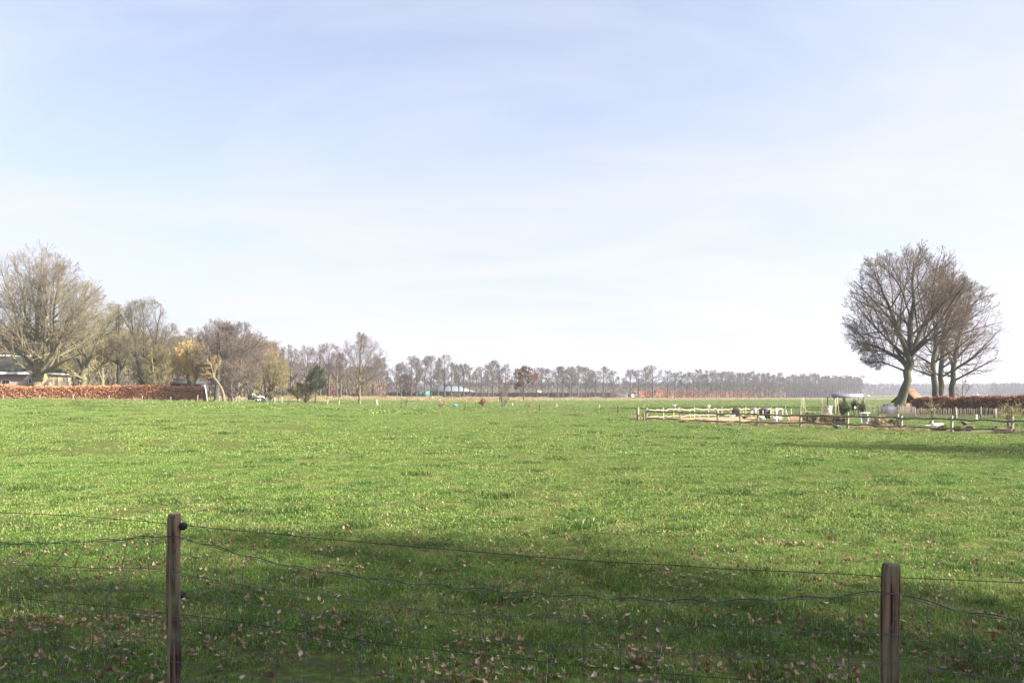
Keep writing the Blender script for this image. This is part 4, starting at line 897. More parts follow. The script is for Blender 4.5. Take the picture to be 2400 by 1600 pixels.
def sl(y0, pts, slope0=.10, slope1=.10):      # extend a measured wire beyond both picture edges
    a = [(-600, pts[0][1] - slope0 * 600), (-260, pts[0][1] - slope0 * 260)]; e = [(3100, pts[-1][1] + slope1 * (3100 - pts[-1][0]))]
    return a + pts + e
W1 = sl(0, [(0, 1200), (190, 1209), (395, 1226), (440, 1231), (700, 1256), (950, 1279), (1400, 1315), (1614, 1325), (1668, 1331), (2000, 1345), (2110, 1353), (2400, 1365)], .06, .07)
W2 = [(-600, 1250), (-300, 1262), (0, 1275), (100, 1274), (165, 1271), (300, 1264), (370, 1257), (400, 1257), (500, 1281), (600, 1311), (700, 1332), (820, 1350), (950, 1367), (1060, 1378), (1220, 1390), (1400, 1402), (1540, 1408), (1640, 1411), (1780, 1408), (1880, 1403), (2000, 1396), (2060, 1387), (2085, 1386), (2120, 1398), (2180, 1415), (2290, 1442), (2400, 1457), (3100, 1560)]
W3 = sl(0, [(0, 1322), (120, 1325), (230, 1331), (350, 1331), (405, 1338), (510, 1360), (600, 1376), (700, 1387), (760, 1395), (880, 1412), (960, 1425), (1040, 1437), (1150, 1441), (1300, 1447), (1400, 1454), (1450, 1459), (1530, 1465), (1620, 1471), (1710, 1474), (1800, 1475), (1900, 1480), (2000, 1483), (2085, 1483), (2180, 1503), (2280, 1528), (2380, 1546), (2400, 1549)], .03, .16)
W4 = sl(0, [(0, 1360), (100, 1368), (200, 1377), (300, 1384), (400, 1390), (480, 1400), (600, 1418), (700, 1434), (860, 1452), (980, 1470), (1060, 1486), (1130, 1496), (1200, 1504), (1290, 1511), (1400, 1518), (1460, 1523), (1540, 1528), (1630, 1532), (1720, 1536), (1810, 1541), (1890, 1549), (2000, 1553), (2085, 1554), (2180, 1568), (2270, 1580), (2400, 1598)], .08, .16)
W5 = sl(0, [(0, 1396), (130, 1409), (250, 1420), (395, 1436), (450, 1442), (600, 1462), (700, 1477), (900, 1508), (1100, 1530), (1400, 1563), (1500, 1573), (1750, 1592), (2084, 1618), (2400, 1650)], .1, .1)
W6 = sl(0, [(0, 1407), (100, 1419), (200, 1430), (300, 1438), (400, 1450), (500, 1460), (600, 1475), (700, 1493), (790, 1504), (920, 1524), (1000, 1538), (1060, 1550), (1130, 1561), (1210, 1567), (1290, 1577), (1400, 1589), (1500, 1597), (1800, 1622), (2084, 1640), (2400, 1680)], .1, .16)
W7 = sl(0, [(0, 1454), (100, 1469), (200, 1480), (300, 1490), (420, 1501), (530, 1520), (620, 1532), (700, 1548), (800, 1561), (900, 1576), (960, 1586), (1040, 1600), (1400, 1650), (2084, 1705), (2400, 1745)], .13, .16)
W8 = sl(0, [(0, 1500), (100, 1513), (180, 1524), (300, 1536), (400, 1548), (500, 1565), (600, 1583), (700, 1597), (1000, 1640), (1400, 1698), (2084, 1770), (2400, 1810)], .13, .17)
W9 = sl(0, [(0, 1537), (100, 1551), (200, 1568), (300, 1576), (400, 1589), (480, 1600), (1000, 1680), (1400, 1738), (2084, 1825), (2400, 1865)], .14, .17)
W10 = sl(0, [(0, 1571), (100, 1583), (200, 1597), (400, 1622), (1000, 1715), (1400, 1775), (2084, 1875), (2400, 1915)], .14, .18)
for k, (w_, off) in enumerate(((W1, -.105), (W5, -.105))):
    P, ss = wire_obj('electric_wire', w_, .0013, wire_d, off, .0008, seed=k); MB().tube(P - FO, .0019, 5).build('electric_wire', wire_d, fence)
P, ss = wire_obj('tension_wire', W2, .0016, wire_d, -.003, .001, seed=5)
ph = ss * 26; P2 = P + np.stack([0 * ph, 0 * ph, .006 + .006 * np.sin(ph)], -1); MB().tube(P2 - FO, .0021, 5).build('tension_wire', wire_d, fence)
net = MB(); rows = []
for k, w_ in enumerate((W2, W3, W4, W6, W7, W8, W9, W10)):
    P, ss = wire_obj('n', w_, .0016, wire_m, 0, .0012, seed=20 + k); rows.append((ss, P)); net.tube(P - FO, .0019, 4)
n2 = [12, 60, 104, 155, 199, 250, 300, 360, 417, 470, 527, 588, 652, 709, 771, 834, 914, 987, 1059, 1133, 1215, 1295, 1381, 1467, 1542, 1632, 1705, 1806, 1892, 1996, 2117, 2176, 2275, 2374]
n3 = [-28, 20, 71, 123, 175, 228, 285, 347, 403, 454, 508, 568, 628, 690, 757, 824, 893, 965, 1040, 1117, 1196, 1278, 1363, 1450, 1536, 1624, 1712, 1803, 1895, 1989, 2083, 2180, 2280, 2384]
n4 = [-8, 45, 97, 147, 197, 250, 305, 361, 418, 474, 532, 590, 649, 713, 777, 845, 912, 982, 1053, 1128, 1207, 1286, 1368, 1454, 1538, 1627, 1713, 1803, 1896, 1989, 2090, 2175, 2273, 2375]
def s_of(px, w_):
    py = np.interp(px, [p[0] for p in w_], [p[1] for p in w_]); return float((fp(px, py)[:2] - LP) @ FDIR)
def on(row, s): ss, P = rows[row]; return np.array([np.interp(s, ss, P[:, i]) for i in range(3)])
vr = random.Random(9); bends = [-1, -1, -1, -1, 0, 0, 0, 0, 0, .4, 1, 1, 1, 1, 1.2, 1.2, 1.2, .9, .1, .1, 1.2, -1.2, 1.6, 1.4, -1.2, .9, 1.2, 0, .5, .2, 0, .3, -.1, .4]
for a_, b_, c_, bd in zip(n2, n3, n4, bends):
    sa, sb, sc = s_of(a_, W2), s_of(b_, W3), s_of(c_, W4); A_, B_, C_ = on(0, sa), on(1, sb), on(2, sc); d3 = np.array([FDIR[0], FDIR[1], 0])
    m1 = A_ * .75 + B_ * .25 - d3 * .028 * bd if abs(bd) > .05 else (A_ + B_) / 2
    m2 = A_ * .45 + B_ * .55 - d3 * .022 * bd if abs(bd) > .05 else (A_ * .4 + B_ * .6)
    pts = [A_, m1, m2, B_, (B_ + C_) / 2 + d3 * vr.uniform(-.006, .006), C_]
    s = sc
    for row in range(3, 8): pts.append(on(row, s + vr.uniform(-.004, .004)))
    pts = np.array(pts); t = np.linspace(0, len(pts) - 1, 40); q = np.stack([np.interp(t, np.arange(len(pts)), pts[:, i]) for i in range(3)], -1)
    q[1:-1] = (q[:-2] + 2 * q[1:-1] + q[2:]) / 4; net.tube(q - FO + [0, -.001, 0], .0017, 4)
for s0, s1 in ((-3.6, s_of(-40, W3) - .02), (s_of(2400, W3) + .13, 5.6 + 1.2)):
    s = s0
    while s < s1:
        net.tube(np.array([on(rw, s) for rw in range(8)]) - FO, .0017, 4); s += .15
net.build('netting', wire_m, fence)
# ------------------------------------------------------------------ buildings
paint_w = M('white_paint', (.80, .79, .76), (.70, .69, .66), 3, .5)
glass = M('window_glass', (.05, .06, .07), (.03, .035, .04), 1, .08)
roof_dark = M('dark_roof', (.028, .032, .026), (.018, .018, .016), 1.5, .9, (1, 1, 3), .4, c3=(.045, .05, .03), scale3=.8)
brickm = M('house_brick', (.40, .31, .24), (.32, .24, .19), 8, .9)
roof_grey = M('grey_roof_sheet', (.16, .185, .20), (.13, .15, .165), .6, .6)
cream = M('cream_wall', (.60, .47, .33), (.5, .39, .27), 1, .8)
darkw = M('dark_wall', (.07, .065, .09), (.05, .045, .06), 1, .7)
green_p = M('green_sheet', (.07, .20, .165), (.05, .15, .125), 1, .6)
blue_p = M('blue_tarp', (.008, .015, .12), (.006, .012, .08), 3, .6)
tile_o = M('orange_tiles', (.38, .15, .07), (.28, .105, .05), 6, .85, (1, 1, 1), .3)
soil = M('bare_soil', (.30, .15, .085), (.22, .11, .065), 2, 1, bump=.5)
timber = M('new_timber', (.66, .53, .33), (.55, .43, .26), 4, .8, (6, 6, 1))
concrete = M('pale_plastic', (.5, .49, .46), (.4, .39, .36), 3, .5)
yel = M('yellow_pole', (.72, .60, .12), (.62, .5, .1), 4, .6)

def win(mb_parent, x, y, z, w, h, o):      # frame with pane as a sub-part, facing -Y
    mb = MB(); f = .07
    mb.box((x, y, z + h - f / 2), (w, .08, f)).box((x, y, z + f / 2), (w, .08, f)).box((x - w / 2 + f / 2, y, z + h / 2), (f, .078, h - 2 * f)).box((x + w / 2 - f / 2, y, z + h / 2), (f, .078, h - 2 * f)).box((x, y, z + h / 2), (.04, .076, h - 2 * f))
    fr = mb.build('window_frame', paint_w, mb_parent); MB().box((x, y + .01, z + h / 2), (w - 2 * f, .02, h - 2 * f)).build('pane', glass, fr)
# dark roofed house behind the hedge, far left
YB = 118; b = G(30, YB, 930); K = F / YB
def X_(px): return at(px, 900, YB)[0] - b[0]
def Z_(py): return at(30, py, YB)[2] - b[2]
hs = thing('house', 'low brick house with dark roof and white eaves behind the great oak', 'house', b)
xl, xr = X_(-260), X_(80); ze = Z_(873); zr = Z_(833); dp = 8.5
MB().box(((xl + xr) / 2, dp / 2, ze / 2), (xr - xl - .6, dp, ze)).build('wall', brickm, hs)
mb = MB(); e = .5
mb.poly_prism([(xl - e, -e, ze - .05), (xr, -e, ze - .05), (xr, dp / 2, zr), (xl - e, dp / 2, zr)], (0, 0, .18)).poly_prism([(xl - e, dp + e, ze - .05), (xl - e, dp / 2, zr), (xr, dp / 2, zr), (xr, dp + e, ze - .05)], (0, 0, .18))
mb.poly_prism([(xr - .32, 0, ze), (xr - .32, dp, ze), (xr - .32, dp / 2, zr - .1)], (.1, 0, 0))
rfm = mb.build('roof', roof_dark, hs)
MB().box(((xl + xr) / 2 - e / 2, dp / 2, zr + .2), (xr - xl + e, .35, .22)).build('ridge_cap', paint_w, rfm)
MB().box(((xl + xr) / 2 - e / 2, -e - .06, ze - .12), (xr - xl + e, .1, .36)).build('fascia', paint_w, hs)
win(hs, X_(75), -.06, Z_(899), 15 / K, 12.5 / K, hs)
win(hs, X_(14), -.06, Z_(912), 20 / K, 22 / K, hs)
x2 = X_(121); MB().box(((xr - .25 + x2) / 2 - .3, 3.2, (ze - .3) / 2), (x2 - xr - .4, 6, ze - .35)).build('annex_wall', cream, hs)
MB().box(((xr + x2) / 2 - .1, 3.2, ze - .17), (x2 - xr + .2, 6.6, .28)).build('annex_roof', paint_w, hs)
MB().tube([(X_(101), .1, 0), (X_(101), .1, ze - .3)], .06, 8).build('drainpipe', M('grey_pipe', (.45, .45, .46)), hs)
# small sheds seen over the hedge
def shed(name, label, px0, px1, Y, base, eave, ridge, wallm, roofm, depth=2.5, cat='shed', ry=0):
    b = G((px0 + px1) / 2, Y, base); k = Y / F; w = (px1 - px0) * k; ze = at(px0, eave, Y)[2] - b[2]; zr = at(px0, ridge, Y)[2] - b[2]
    t = thing(name, label, cat, b, ry); MB().box((0, depth / 2, ze / 2), (w * .94, depth, ze)).build('wall', wallm, t)
    mb = MB(); e = w * .03
    mb.poly_prism([(-w / 2, -e, ze), (w / 2, -e, ze), (w / 2, depth / 2, zr), (-w / 2, depth / 2, zr)], (0, 0, .08 * w ** .3)); mb.poly_prism([(-w / 2, depth + e, ze), (-w / 2, depth / 2, zr), (w / 2, depth / 2, zr), (w / 2, depth + e, ze)], (0, 0, .08 * w ** .3))
    mb.poly_prism([(-w / 2 + .02, 0, ze), (-w / 2 + .02, depth, ze), (-w / 2 + .02, depth / 2, zr)], (.06, 0, 0)); mb.poly_prism([(w / 2 - .02, 0, ze), (w / 2 - .02, depth / 2, zr), (w / 2 - .02, depth, ze)], (-.06, 0, 0))
    mb.build('roof', roofm, t); return t, w, ze, zr
shed('shed', 'low grey green roofed shed glimpsed above the orange hedge behind the yellow willow', 398, 474, 118, 935, 900, 889, darkw, M('green_grey_roof', (.05, .065, .065), (.035, .045, .045), 2, .8))
# white board leaning at the hedge end
b = G(486, 97, 938); hw = at(480, 902, 97)[2] - b[2]
o = MB().beam((-.38, .1, hw), (.06, 0, -.05), .19, .06).build('white_board', paint_w, None, bevel=.01); o.location = b; tag(o, 'long white board leaning against the right end of the orange hedge', 'board')

# grey hipped barn / pavilion beyond the avenue
YP = 300; b = G(1050, YP, 931); k = YP / F
def Xp(px): return (px - 1050) * k
def Zp(py): return at(1050, py, YP)[2] - b[2]
pv = thing('pavilion', 'low building with broad pale grey hipped roof and raised ridge beyond the avenue', 'building', b, -.18)
e0, e1 = Xp(1004), Xp(1097); ze = Zp(916.5); z1 = Zp(903.5); z2 = Zp(897); dd = 13
MB().box((Xp(1029), dd / 2, ze / 2), (Xp(1048) - Xp(1007), dd - 2, ze)).build('glazed_wall', darkw, pv)
MB().box((Xp(1070), dd / 2 + .003, ze / 2), (Xp(1087) - Xp(1049), dd - 2, ze)).build('wall', cream, pv)
r0_, r1_ = Xp(1031), Xp(1065)
mb = MB(); A_ = [(e0, -.5, ze), (e1, -.5, ze), (e1, dd + .5, ze), (e0, dd + .5, ze)]; B_ = [(r0_, dd / 2 - 2, z1), (r1_, dd / 2 - 2, z1), (r1_, dd / 2 + 2, z1), (r0_, dd / 2 + 2, z1)]
mb.add(A_ + B_ + [(x, y, z - .12) for x, y, z in A_], [(0, 1, 5, 4), (1, 2, 6, 5), (2, 3, 7, 6), (3, 0, 4, 7), (4, 5, 6, 7), (8, 9, 1, 0), (9, 10, 2, 1), (10, 11, 3, 2), (11, 8, 0, 3), (11, 10, 9, 8)])
rf_ = mb.build('roof', roof_grey, pv)
q0, q1 = Xp(1033), Xp(1063); mb = MB(); A_ = [(q0, dd / 2 - 2.2, z1 + .35), (q1, dd / 2 - 2.2, z1 + .35), (q1, dd / 2 + 2.2, z1 + .35), (q0, dd / 2 + 2.2, z1 + .35)]; B_ = [(Xp(1046), dd / 2, z2), (Xp(1052), dd / 2, z2)]
mb.add(A_ + B_, [(0, 1, 5, 4), (2, 3, 4, 5), (3, 2, 1, 0)], [(1, 2, 5), (3, 0, 4)]); mb.build('lantern_roof', roof_grey, rf_)
MB().box(((q0 + q1) / 2, dd / 2, z1 + .17), (q1 - q0 - .5, 3.6, .34)).build('lantern_wall', darkw, rf_)
for i, px in enumerate((1010, 1016, 1022, 1028, 1034, 1040)):
    MB().box((Xp(px), -.0 + .9, ze / 2 + .1), (.14, .12, ze - .3)).build('mullion', M('mullion', (.3, .3, .34)) if i == 0 else bpy.data.materials['mullion'], pv)
MB().box((Xp(1054), .93, .75), (.9, .1, 1.5)).build('door', M('red_brown_door', (.3, .1, .07)), pv)
# green shed left of it
YG = 292; b = G(988, YG, 931); k = YG / F
t = thing('shed', 'plain green metal shed with flat roof left of the grey roofed building', 'shed', b)
w = 32 * k; h = at(988, 916, YG)[2] - b[2]; MB().box((0, 2.5, h / 2), (w, 5, h)).build('wall', green_p, t); MB().box((0, 2.5, h + .06), (w + .3, 5.3, .14)).build('roof', M('green_grey_felt', (.16, .24, .22)), t); MB().box((w * .2, -.03, h * .42), (1.6, .08, h * .8)).build('door', M('dark_green_door', (.04, .11, .1)), t)
# distant houses
def far_house(label, px0, px1, Y, base, eave, ridge, wm, rm, gable_front=False):
    b = G((px0 + px1) / 2, Y, base); k = Y / F; w = (px1 - px0) * k; ze = at(px0, eave, Y)[2] - b[2]; zr = at(px0, ridge, Y)[2] - b[2]; D = max(5, w * .8)
    t = thing('distant_house', label, 'house', b)
    MB().box((0, D / 2, ze / 2), (w * .92, D, ze)).build('wall', wm, t); mb = MB()
    if gable_front:
        MB().poly_prism([(-w * .46, .0, ze), (w * .46, .0, ze), (0, 0, zr - .1)], (0, D, 0)).build('gable', wm, t)
        mb.poly_prism([(-w / 2, -.3, ze - .1), (0, -.3, zr), (0, D + .3, zr), (-w / 2, D + .3, ze - .1)], (0, 0, .25)).poly_prism([(w / 2, -.3, ze - .1), (w / 2, D + .3, ze - .1), (0, D + .3, zr), (0, -.3, zr)], (0, 0, .25))
    else:
        mb.poly_prism([(-w / 2, -.3, ze), (w / 2, -.3, ze), (w / 2, D / 2, zr), (-w / 2, D / 2, zr)], (0, 0, .25)).poly_prism([(-w / 2, D + .3, ze), (-w / 2, D / 2, zr), (w / 2, D / 2, zr), (w / 2, D + .3, ze)], (0, 0, .25))
    mb.build('roof', rm, t)
    MB().box((-w * .2, -.04, ze * .5), (w * .16, .1, ze * .4)).build('window', glass, t); MB().box((w * .2, -.04, ze * .5), (w * .16, .1, ze * .4)).build('window', glass, t)
    return t
dkroof = M('slate_roof', (.12, .12, .15), (.09, .09, .11), 1, .8); whitew = M('white_render', (.7, .69, .66), (.62, .6, .56), 1, .7)
far_house('small cream gabled house seen between the avenue trunks right of the russet tree', 1257, 1269, 395, 929, 914, 904, cream, dkroof, True)
far_house('white gable peak standing just above the far orange hedge', 1699, 1710, 480, 928, 919, 910, whitew, dkroof, True)
far_house('faint small gable above the far orange hedge, left of the white gable', 1631, 1639, 480, 928, 920, 914, whitew, dkroof, True)
far_house('dark roofed house among the dense avenue right of the far hedge end', 1843, 1866, 560, 929, 921, 912, whitew, dkroof)
far_house('cream walled low house behind the right part of the dense avenue', 1904, 1917, 600, 929, 922.5, 918, cream, dkroof)
far_house('tiny pale house at the right end of the dense avenue', 1926, 1934, 600, 929, 922, 916, whitew, dkroof, True)
far_house('white farmhouse on the right horizon left of the rounded woodland', 2302, 2316, 660, 927.5, 923, 918.5, whitew, dkroof)
far_house('tiny white cottage on the right horizon, left of the white farmhouse', 2288, 2294, 700, 927, 923, 921, whitew, dkroof)
# gate, blue box, sign board by the far hedge
Yq = avY(1458) + 18; b = G(1458, Yq, 932); k = Yq / F; t = thing('field_gate', 'pale grey barred field gate between the two far hedges', 'gate', b)
for i in range(5): MB().beam((-17 * k, 0, .25 + i * .28), (16 * k, 0, .25 + i * .28), .09, .05).build('bar', concrete, t)
for x in (-17, 0, 16): MB().box((x * k, 0, .75), (.16, .1, 1.5)).build('upright', concrete, t)
b = G(1474.5, Yq - 1, 932); t = thing('blue_container', 'small dark blue box container at the right end of the field gate', 'container', b)
MB().box((0, 0, .8), (.85, .7, 1.6)).build('body', blue_p, t, bevel=.04); MB().box((0, 0, 1.65), (.95, .8, .1)).build('lid', M('red_brown_lid', (.25, .07, .06)), t)
b = G(1483, Yq - 22, 932); t = thing('sign_board', 'blank white rectangular board on posts in front of the far hedge', 'sign', b)
k = (Yq - 22) / F; MB().box((0, 0, 5 * k), (7 * k, .08, 7 * k)).build('panel', paint_w, t, bevel=.01)
for x in (-2.5, 2.5): MB().box((x * k, .09, 1.0), (.1, .08, 2.0)).build('post', stake_dark, t)
b = G(1533, 300, 931)
# yellow barrel & blue drum
b = G(1161, 290, 931); o = MB().tube([(0, 0, 0), (0, 0, .1), (0, 0, .9), (0, 0, 1.0)], [.42, .5, .5, .42], 14).build('barrel', yel, None, True); o.location = (b[0], b[1], b[2] + .35); tag(o, 'small bright yellow barrel by the dark hedge beyond the avenue', 'barrel')
b = G(1067, 92, 952); o = MB().tube([(-.28, 0, .17), (-.22, 0, .17), (.2, 0, .17), (.26, 0, .17)], [.13, .18, .18, .13], 14).build('blue_drum', M('sky_blue_plastic', (.12, .28, .55), (.1, .22, .45), 3, .5), None, True); o.location = b; tag(o, 'small sky blue drum lying in the pasture', 'drum')
# dark car glimpsed behind trees
YC = 200
b = G(807, YC, 931); t = thing('parked_car', 'dark blue parked car far behind the lone tree', 'car', b)
prof = [(-2.1, .35), (-2.1, .8), (-1.5, .92), (-.9, 1.38), (.7, 1.42), (1.4, .95), (2.1, .85), (2.1, .35)]
MB().poly_prism([(x, -.85, z) for x, z in prof], (0, 1.7, 0)).build('body', M('car_paint', (.02, .03, .09), (.02, .03, .08), 1, .25), t, bevel=.06)
MB().poly_prism([(x, -.87, z) for x, z in [(-1.3, .95), (-.85, 1.32), (.65, 1.35), (1.2, .97)]], (0, .03, 0)).build('window', glass, t)
for x in (-1.3, 1.3): MB().tube([(x, -.9, .33), (x, -.68, .33)], .33, 16).build('wheel', stake_dark, t, True)
# horse-brown cart / shape
b = G(778, 186, 929); t = thing('hay_cart', 'small red brown cart standing at the foot of the woodland trees', 'cart', b)
MB().box((0, 0, .75), (2.4, 1.2, .7), 0, 1.08).build('body', M('red_brown_paint', (.2, .06, .04)), t, bevel=.03)
for x in (-.7, .7): MB().tube([(x, -.68, .35), (x, -.58, .35)], .35, 14).build('wheel', stake_dark, t, True)

# flatbed trailer
YT = 112; b = G(603, YT, 943); k = YT / F
t = thing('trailer', 'grey twin axle flatbed trailer with dark front box parked under the bare trees', 'trailer', b, .05)
x0, x1 = -24 * k, 16 * k
galv = M('galvanised_steel', (.5, .5, .48), (.4, .4, .39), 3, .5)
MB().box(((x0 + x1) / 2 + .3, .6, .62), (x1 - x0 - .5, 1.3, .1)).build('deck', galv, t)
MB().box(((x0 + 13 * k + x1) / 2, -.06, .78), (x1 - x0 - 13 * k, .04, .3)).box(((x0 + 13 * k + x1) / 2, 1.26, .78), (x1 - x0 - 13 * k, .04, .3)).build('side_board', galv, t)
MB().box((x0 + 7 * k, .6, .75), (11 * k, 1.2, .72)).build('tool_box', M('dark_navy_box', (.03, .04, .05)), t, bevel=.03)
MB().beam((x0 + 13 * k, -.05, .6), (x0 + 13 * k, -.05, 1.35), .06).beam((x0 + 13 * k, 1.25, .6), (x0 + 13 * k, 1.25, 1.35), .06).beam((x0 + 13 * k, -.05, 1.32), (x0 + 13 * k, 1.25, 1.32), .06).build('head_board', galv, t)
for px in (2, 7.5):
    for yy in (-.2, 1.35):
        wv = MB().tube([(px * k, yy - .09, .33), (px * k, yy - .08, .33), (px * k, yy + .08, .33), (px * k, yy + .09, .33)], [.26, .32, .32, .26], 18).build('wheel', stake_dark, t, True)
        MB().tube([(px * k, yy - .105, .33), (px * k, yy - .085, .33)], .16, 14).build('rim', paint_w, wv, True)
MB().beam((x1, .6, .55), (x1 + .9, .6, .45), .08).beam((x1, .2, .55), (x1 + .5, .6, .5), .07).beam((x1, 1.0, .55), (x1 + .5, .6, .5), .07).tube([(x1 + .6, .6, 0), (x1 + .6, .6, .6)], .04, 8).build('drawbar', stake_dark, t)
MB().box((x1 - .1, -.1, .78), (.35, .06, .14)).build('number_plate', paint_w, t)

# ------------------------------------------------------------------ chicken run and garden
def put(o, px, Y, base, label, cat, rz=0, dz=0):
    b = G(px, Y, base); o.location = (b[0], b[1], b[2] + dz); o.rotation_euler = (0, 0, rz); return tag(o, label, cat)
# soil bed
def patch(name, label, quad, mat, cat):
    P = [G(px, Y, 970) for px, Y in quad]; n = 10; V = []; Q = []; P = np.array(P)
    for i in range(n + 1):
        for j in range(n + 1):
            u, v = i / n, j / n; q = P[0] * (1 - u) * (1 - v) + P[1] * u * (1 - v) + P[2] * u * v + P[3] * (1 - u) * v
            ed = min(u, 1 - u, v, 1 - v) * 4; V.append((q[0], q[1], gz(q[0], q[1]) + .01 + min(1, ed) * (.10 + .03 * math.sin(u * 30)) + rf.uniform(0, .02)))
    for i in range(n):
        for j in range(n): a = i * (n + 1) + j; Q.append((a, a + 1, a + n + 2, a + n + 1))
    o = link(name, mesh_np(name, V, Q, smooth=True), mat, None); tag(o, label, cat, None, 'structure'); return o
patch('soil_bed', 'reddish bare garden soil bed behind the coop', [(1842, 52), (1890, 52), (1886, 61), (1838, 61)][::-1], soil, 'soil')
patch('run_ground', 'scratched earth of the chicken run', [(1530, 52.5), (1735, 48.5), (1800, 58), (1600, 53.5)][::-1], M('run_earth', (.38, .24, .14), (.30, .20, .11), 3, 1, bump=.4), 'soil')
# coop
Yk = 52; b = G(1810, Yk, 988); k = Yk / F
t = thing('chicken_coop', 'wooden chicken coop with dark sloping side and open pale timber frame door', 'chicken coop', b)
zt_ = 26 * k; MB().box((-13 * k, .5, .42), (17 * k, .9, .62)).build('house_body', M('coop_dark_boards', (.06, .075, .085), (.04, .045, .05), 4, .8, (1, 1, 8), .4), t)
MB().poly_prism([(-23 * k, -.02, .70), (-3.5 * k, -.02, .86), (-3.5 * k, 1.05, .86), (-23 * k, 1.05, .70)], (0, 0, .035)).build('roof', M('coop_roof', (.08, .09, .11), (.05, .06, .07), 4, .8), t)
for x in (-22, -4): MB().box((x * k, 0, .36), (.05, .05, .72)).build('leg', timber, t)
MB().box((1 * k, 0, zt_ / 2), (.07, .07, zt_)).box((25 * k, .1, zt_ / 2), (.07, .07, zt_)).beam((1 * k, 0, zt_), (25 * k, .1, zt_), .07).beam((1 * k, 0, .1), (25 * k, .1, .1), .06).beam((2 * k, -.04, zt_ * .75), (8 * k, -.04, zt_ - .03), .045).beam((18 * k, .02, .05), (24 * k, .04, zt_ * .4), .045).build('run_frame', timber, t)
MB().box((14 * k, .22, zt_ * .5), (9 * k, .04, zt_ * .85)).build('panel', concrete, t)
o = MB().box((0, 0, .5), (.1, .03, 1.0)).build('white_board', paint_w, None, bevel=.004); put(o, 1820, 48.5, 998, 'upright narrow white board in front of the chicken coop', 'board', .1)
o = MB().beam((0, 0, -.02), (-.22, .1, .80), .1, .03).build('white_board', paint_w, None, bevel=.004); put(o, 1850, 50, 990, 'white plank leaning left beside the yellow pole at the soil bed', 'board')
b = G(1766, 55, 984); t = thing('nest_crate', 'small upright crate with blue top behind the near rails', 'crate', b); k = 55 / F
for x in (-5, 5):
    for y in (-.12, .12): MB().box((x * k, y, .36), (.05, .05, .72)).build('leg', timber, t)
MB().box((0, 0, .74), (12 * k, .4, .06)).build('top', M('blue_grey_lid', (.2, .27, .4)), t); MB().box((0, .14, .38), (10 * k, .02, .5)).build('back_panel', concrete, t)
for i, (px, Y, ba, tp, tl, lab) in enumerate([(1579, 51.8, 984, 958, 0, 'straight yellow pole in the chicken run, leftmost'), (1619, 50.5, 990, 960, -.12, 'leaning yellow pole at the second near fence post'), (1713, 55, 982, 961, 0, 'short yellow pole left of the olive bush in the run'),
                                              (1743, 54, 984, 961, 0, 'yellow pole standing by the black hen'), (1855, 50.5, 998, 957, -.03, 'yellow pole beside the leaning white plank')]):
    b = G(px, Y, ba); h = at(px, tp, Y)[2] - b[2]; o = MB().tube([(0, 0, -.1), (tl * h, 0, h)], [.028, .022], 8).build('yellow_pole', yel, None, True); put(o, px, Y, ba, lab, 'pole')
# bean canes
def canes(label, px, Y, base, items, name='bean_canes', r=.011):
    b = G(px, Y, base); t = thing(name, label, 'canes', b); k = Y / F
    for (xa, ya, xb, yb, dy) in items:
        za = at(px, ya, Y)[2] - b[2]; zb = at(px, yb, Y)[2] - b[2]
        MB().tube([((xa - px) * k, 0, max(za, -.05)), ((xb - px) * k, dy, zb)], r, 6).build('cane', timber, t)
    return t
canes('pair of tall crossed bean canes left of the beige tub', 1884, 49, 993, [(1880, 993, 1888, 930, .3), (1890, 993, 1882, 934, -.2), (1876, 975, 1887, 932, .5), (1897, 975, 1884, 940, .5)])
canes('single tall leaning bean cane beside the beige tub', 1926, 48, 996, [(1924, 992, 1929, 932, .1)])
canes('tall A-frame of orange tinted canes in front of the evergreen bushes', 1962, 46.5, 998, [(1954, 1000, 1963, 930, 0), (1969, 998, 1962, 932, 0), (1957, 985, 1964, 934, .4)], r=.015)
a = G(1884, 49, 993); c = G(1957, 60, 970)
za = at(1884, 943, 49)[2]; zc = at(1957, 937, 60)[2]
o = MB().tube([(0, 0, 0), ((c[0] - a[0]) / 2, (c[1] - a[1]) / 2, (zc - za) / 2 - .06), (c[0] - a[0], c[1] - a[1], zc - za)], .007, 4).build('garden_rope', wire_d, None); o.location = (a[0], a[1], za); tag(o, 'thin dark line strung from the crossed canes to the canopy post', 'rope')
# beige tub
b = G(1940, 55, 985); h = at(1940, 952, 55)[2] - b[2]
t = thing('rain_tub', 'large beige tapering tub left of the evergreen bushes', 'tub', b)
MB().tube([(0, 0, .0), (0, 0, h * .5), (0, 0, h)], [.24, .27, .31], 20, True).build('body', M('beige_tub', (.50, .44, .35), (.36, .31, .24), 2, .7, c3=(.6, .58, .52), scale3=2), t, True); MB().tube([(0, 0, h - .02), (0, 0, h + .03)], .325, 20).build('rim', concrete, t)
# canopy
Yc = 60; b = G(1988, Yc, 972); k = Yc / F; zc = at(1988, 931.5, Yc)[2] - b[2]; zh = at(1988, 923, Yc)[2] - b[2]
t = thing('garden_canopy', 'flat pale sheet canopy on four thin posts over the evergreen bushes', 'canopy', b)
MB().poly_prism([(-38 * k, 0, zc), (37 * k, 0, zc), (39 * k, 1.6, zc + .05), (-40 * k, 1.6, zc + .05)], (0, 0, .03)).build('sheet_edge', bpy.data.materials['grey_pipe'], t)
MB().poly_prism([(-38 * k, -.02, zc - .02), (37 * k, -.02, zc - .02), (36 * k, .1, zh), (-38 * k, .1, zh)], (0, .03, 0)).build('front_sheet', M('translucent_sheet', (.2, .22, .27), (.17, .19, .23), 2, .4), t)
for x, y in ((-31, .1), (38, .1), (-30, 1.5), (25, .05), (37, 1.5)): MB().box((x * k, y, zc / 2), (.07, .07, zc)).build('post', wood_grey, t)
